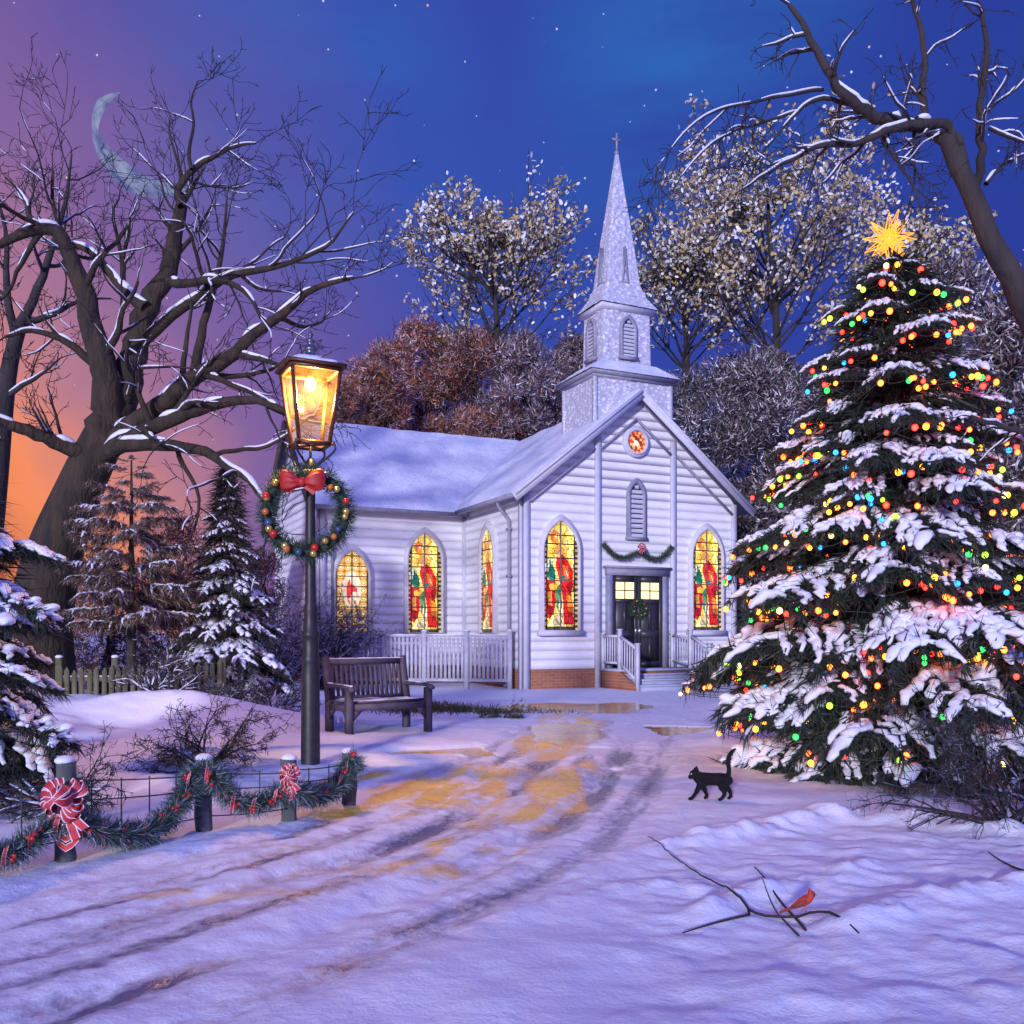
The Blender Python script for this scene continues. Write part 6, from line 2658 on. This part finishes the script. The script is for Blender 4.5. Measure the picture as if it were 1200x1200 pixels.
def twiggy(label, px, ptop, pbase, halfw, Y, seed, cols, n=11000, cut=0.25, group=None, cat='tree', name='frosted_tree', size=1.0, flat=1.0):
    """a dense round-headed tree of fine frosted twigs"""
    rg = np.random.default_rng(seed)
    x0 = P(px, 0, Y)[0]
    ztop = P(px, ptop, Y)[2]
    zb = P(px, pbase, Y)[2]
    hw = halfw / FPX * Y
    t = thing(name, label, cat, (x0, Y, 0), 0, group)
    out = []
    p = np.array([[x0 + .2 * math.sin(z), Y, z] for z in np.linspace(-.3, zb + (ztop - zb) * .7, 10)])
    out.append((p, np.linspace(.22, .04, 10) * size, 0))
    for k in range(18):
        f = rg.uniform(0, .8)
        z = zb + f * (ztop - zb) * .8
        a = rg.uniform(0, 2 * PI)
        grow(out, (x0, Y, max(z, .2)), np.array([math.cos(a), math.sin(a), rg.uniform(.5, 1.4)]), hw * rg.uniform(.7, 1.1), .05 * size, 1, rg, .05, .14, (0, 5, 3), .4, (25, 60), .012 * size)
    m = MB()
    wood(m, out, lambda r: 7 if r > .08 else 3)
    m.build('trunk', M['dark_bark'], t, world=True)
    # clumps spread through the crown
    nc = 46
    cf = rg.uniform(0, 1, nc)
    ca = rg.uniform(0, 2 * PI, nc)
    hgt = ztop - zb
    cr = hw * np.sqrt(np.clip(1 - (cf * 1.9 - .8) ** 2 * .85, .05, 1)) * np.sqrt(rg.uniform(.05, 1, nc))
    C = np.stack([x0 + cr * np.cos(ca), Y + cr * np.sin(ca), zb + cf * hgt * .93], 1)
    sz = rg.uniform(.24, .42, nc) * min(hw, hgt * .6)
    shade = rg.uniform(.65, 1.25, nc)
    k = rg.integers(0, nc, n)
    v = rg.normal(size=(n, 3))
    v /= np.linalg.norm(v, axis=1, keepdims=True)
    pos = C[k] + v * (sz[k] * rg.uniform(.1, 1, n) ** .6)[:, None]
    pos[:, 2] = np.maximum(pos[:, 2], .15)
    D = v * .6 + rg.normal(size=(n, 3)) * .6 + np.array([0, 0, .25])
    c = np.clip(pick(cols, n, rg) * shade[k][:, None], 0, .85)
    m = MB()
    m.slivers(pos, D, rg.uniform(.10, .28, n) * size, rg.uniform(.022, .050, n) * size, c, rg)
    m.build('crown', M['foliage'], t, world=True)
    return t


RUST = [(.40, .12, .04), (.20, .065, .03), (.50, .18, .07), (.07, .035, .03), (.48, .32, .34), (.60, .48, .52), (.20, .075, .035)]
MAUVE = [(.28, .20, .24), (.14, .08, .07), (.46, .38, .45), (.06, .04, .04), (.66, .60, .68), (.24, .11, .07)]
DARK = [(.018, .016, .018), (.03, .026, .024), (.07, .06, .06), (.02, .02, .022), (.80, .80, .84), (.14, .12, .14), (.012, .012, .014), (.20, .15, .15), (.13, .075, .06), (.66, .62, .68), (.26, .18, .16), (.36, .29, .34)]
ORNG = [(.42, .13, .05), (.30, .10, .05), (.20, .08, .05), (.50, .30, .26), (.12, .05, .04)]
for args in (
    ('rust-brown frosted tree rising just beyond the lamp lantern', 432, 425, 560, 50, 30.0, 61, RUST),
    ('reddish frosted tree behind the ridge of the side wing', 490, 378, 560, 62, 33.0, 62, RUST),
    ('tallest rust-coloured frosted tree below the open pale crown', 562, 388, 560, 66, 32.0, 63, RUST),
    ('mauve frosted tree behind the roof valley', 620, 388, 560, 58, 31.0, 64, MAUVE),
    ('mauve-grey frosted tree beside the steeple base', 676, 392, 560, 45, 34.0, 65, MAUVE),
):
    twiggy(*args, n=24000, group='frosted trees behind the wing')
for args in (
    ('dark snow-speckled tree against the gable of the church', 838, 392, 760, 88, 29.0, 66, DARK),
    ('dark snow-speckled tree reaching up under the broad pale crown', 908, 395, 760, 76, 27.5, 67, DARK),
    ('half-hidden dark frosted tree deep behind the church gable', 795, 430, 760, 66, 33.5, 92, DARK),
    ('half-hidden dark frosted tree filling the gap under the broad pale crown', 880, 400, 760, 70, 34.5, 93, DARK),
    ('low dark snow-speckled tree filling the gap beyond the church corner', 905, 560, 800, 60, 25.5, 68, DARK),
    ('dark snow-speckled tree hidden behind the middle of the decorated fir', 985, 420, 780, 80, 24.0, 69, DARK),
    ('tall dark snow-speckled tree beyond the decorated fir and the leaning trunk', 1110, 290, 780, 86, 19.0, 70, DARK),
    ('dark snow-speckled tree at the edge beneath the leaning trunk', 1195, 330, 800, 78, 16.5, 71, DARK),
    ('dark snow-speckled tree low behind the decorated fir near the edge', 1150, 560, 840, 78, 14.5, 72, DARK),
):
    twiggy(*args, n=34000, group='dark frosted trees')
for args in (
    ('orange-brown undergrowth tree behind the old wooden fence', 205, 600, 800, 62, 20.0, 73, ORNG + RUST),
    ('russet thicket tree against the orange sky near the huge trunk', 120, 640, 800, 55, 19.0, 74, ORNG + MAUVE),
    ('mauve thicket behind the small frosted spruce', 305, 640, 800, 40, 23.5, 75, MAUVE + RUST),
    ('low russet thicket at the edge behind the dark spruce', 20, 700, 810, 70, 20.0, 76, RUST + MAUVE),
    ('orange-lit frosted tree touching the lantern glass', 402, 445, 560, 30, 27.5, 77, ORNG),  # orange-brown is the tree's own colour here
):
    twiggy(*args, n=9000, group='thickets beside the wing', size=.75)


# ------------------------------------------------------------------ shrubs
def shrub(label, x, y, h, wd, seed, cols, n=2600, stems=16, droop=.0, sl=.09, sw=.008, snow=True, name='shrub', prof=.5, group=None):
    rg = np.random.default_rng(seed)
    z = H(x, y)
    t = thing(name, label, 'shrub', (x, y, z), 0, group)
    out = []
    for k in range(stems):
        a = rg.uniform(0, 2 * PI)
        el = rg.uniform(.25, 1.5)
        d = np.array([math.cos(a) * wd, math.sin(a) * wd * .7, h * el])
        grow(out, (x + rg.normal() * wd * .12, y + rg.normal() * wd * .12, z - .03), d, math.hypot(wd, h) * rg.uniform(.55, .95), .010 + .008 * h, 1, rg, -droop, .14, (0, 6, 4), .12, (25, 60), .0035)
    m = MB()
    wood(m, out, lambda r: 4)
    m.build('stems', M['twig'], t, world=True)
    ends = [pts for pts, rad, lv in out if lv >= 2]
    k = rg.integers(0, len(ends), n)
    pos = np.array([ends[i][rg.integers(0, len(ends[i]))] for i in k]) + rg.normal(size=(n, 3)) * .012
    D = rg.normal(size=(n, 3)) + np.array([0, 0, -.3])
    m = MB()
    m.slivers(pos, D, sl * rg.uniform(.5, 1.3, n), sw, pick(cols, n, rg), rg)
    m.build('foliage', M['needles'], t, world=True)
    if snow:
        m = MB()
        snow_on(m, out, rg, .004, .2, .55, 1.2, 1.0)
        if m.n:
            m.build('snow_clumps', M['bough_snow'], t, smooth=True, world=True)
    return t


DK = [(.016, .018, .018), (.03, .028, .026), (.02, .022, .03)]
g = G(262, 932)
shrub('wide low dark shrub with drooping needled twigs behind the wire fence garland', -2.92, 8.55, .50, .62, 81, DK + [(.16, .11, .02), (.10, .07, .02)], 3200, 20, .10, .085, .008, False)
shrub('snow-dusted round shrub below the small frosted spruce', P(272, 0, 13.6)[0], 13.6, .40, .45, 82, DK + [(.5, .5, .58)], 2600, 16)
shrub('straggly snow-dusted shrub on the bank close to the lamp pole', P(318, 0, 13.2)[0], 13.2, .38, .42, 83, DK + [(.5, .5, .58)], 2000, 14)
shrub('tall bare frosted shrub against the wing wall beside the picket fence', P(376, 0, 20.6)[0], 20.6, 1.9, .75, 84, [(.05, .04, .045), (.45, .44, .52), (.10, .08, .09)], 5200, 22, .0, .16, .016)
shrub('tangled frosted shrub between spruce and wing corner', P(318, 0, 19.5)[0], 19.5, 1.7, .9, 85, [(.06, .045, .045), (.40, .38, .46), (.12, .08, .08)], 4500, 20, .0, .16, .016)
shrub('bare tangled shrub in front of the old wooden fence', P(188, 0, 14.1)[0], 14.1, .75, .75, 86, [(.05, .05, .03), (.12, .10, .05), (.4, .4, .46)], 1500, 18, .0, .08, .008)
shrub('dark tangled shrub with long fine twigs below the decorated fir', 3.42, 6.15, .62, .72, 87, DK + [(.10, .12, .18)], 3400, 20, .06, .075, .006, False)
shrub('thin dark twiggy shrub leaning against the trunk of the decorated fir', 4.05, 7.2, .60, .62, 88, DK + [(.35, .36, .45)], 2200, 16, .03, .08, .007)
shrub('small dark evergreen sprig lying at the edge of the melt water', P(588, 0, 14.0)[0], 14.0, .16, .34, 89, [(.03, .04, .02), (.05, .055, .03)], 1200, 12, .12, .07, .010, False)
shrub('needled dark shrub under the edge spruce by the garland end', -3.35, 6.6, .34, .45, 90, DK, 1800, 14, .06, .08, .007, True)

# tufts of grass showing through the thaw
m = MB()
rg = np.random.default_rng(91)
n = 5200
px_ = rg.normal(0, 1, n)
gx2 = np.concatenate([P(525, 0, 15.2)[0] + px_[:n // 2] * .85, P(480, 0, 15.6)[0] + px_[n // 2:] * .5])
gy2 = 15.2 + rg.normal(0, .28, n)
gz2 = ground_fields(gx2, gy2)[0]
D = rg.normal(size=(n, 3)) * .5 + np.array([0, 0, 1.0])
m.slivers(np.stack([gx2, gy2, gz2 - .01], 1), D, rg.uniform(.05, .13, n), .016, pick([(.05, .08, .02), (.09, .10, .03), (.03, .05, .02), (.14, .13, .06)], n, rg), rg)
tag(m.build('grass', M['foliage']), 'strip of green grass showing through the snow behind the bench', 'grass', kind='stuff')
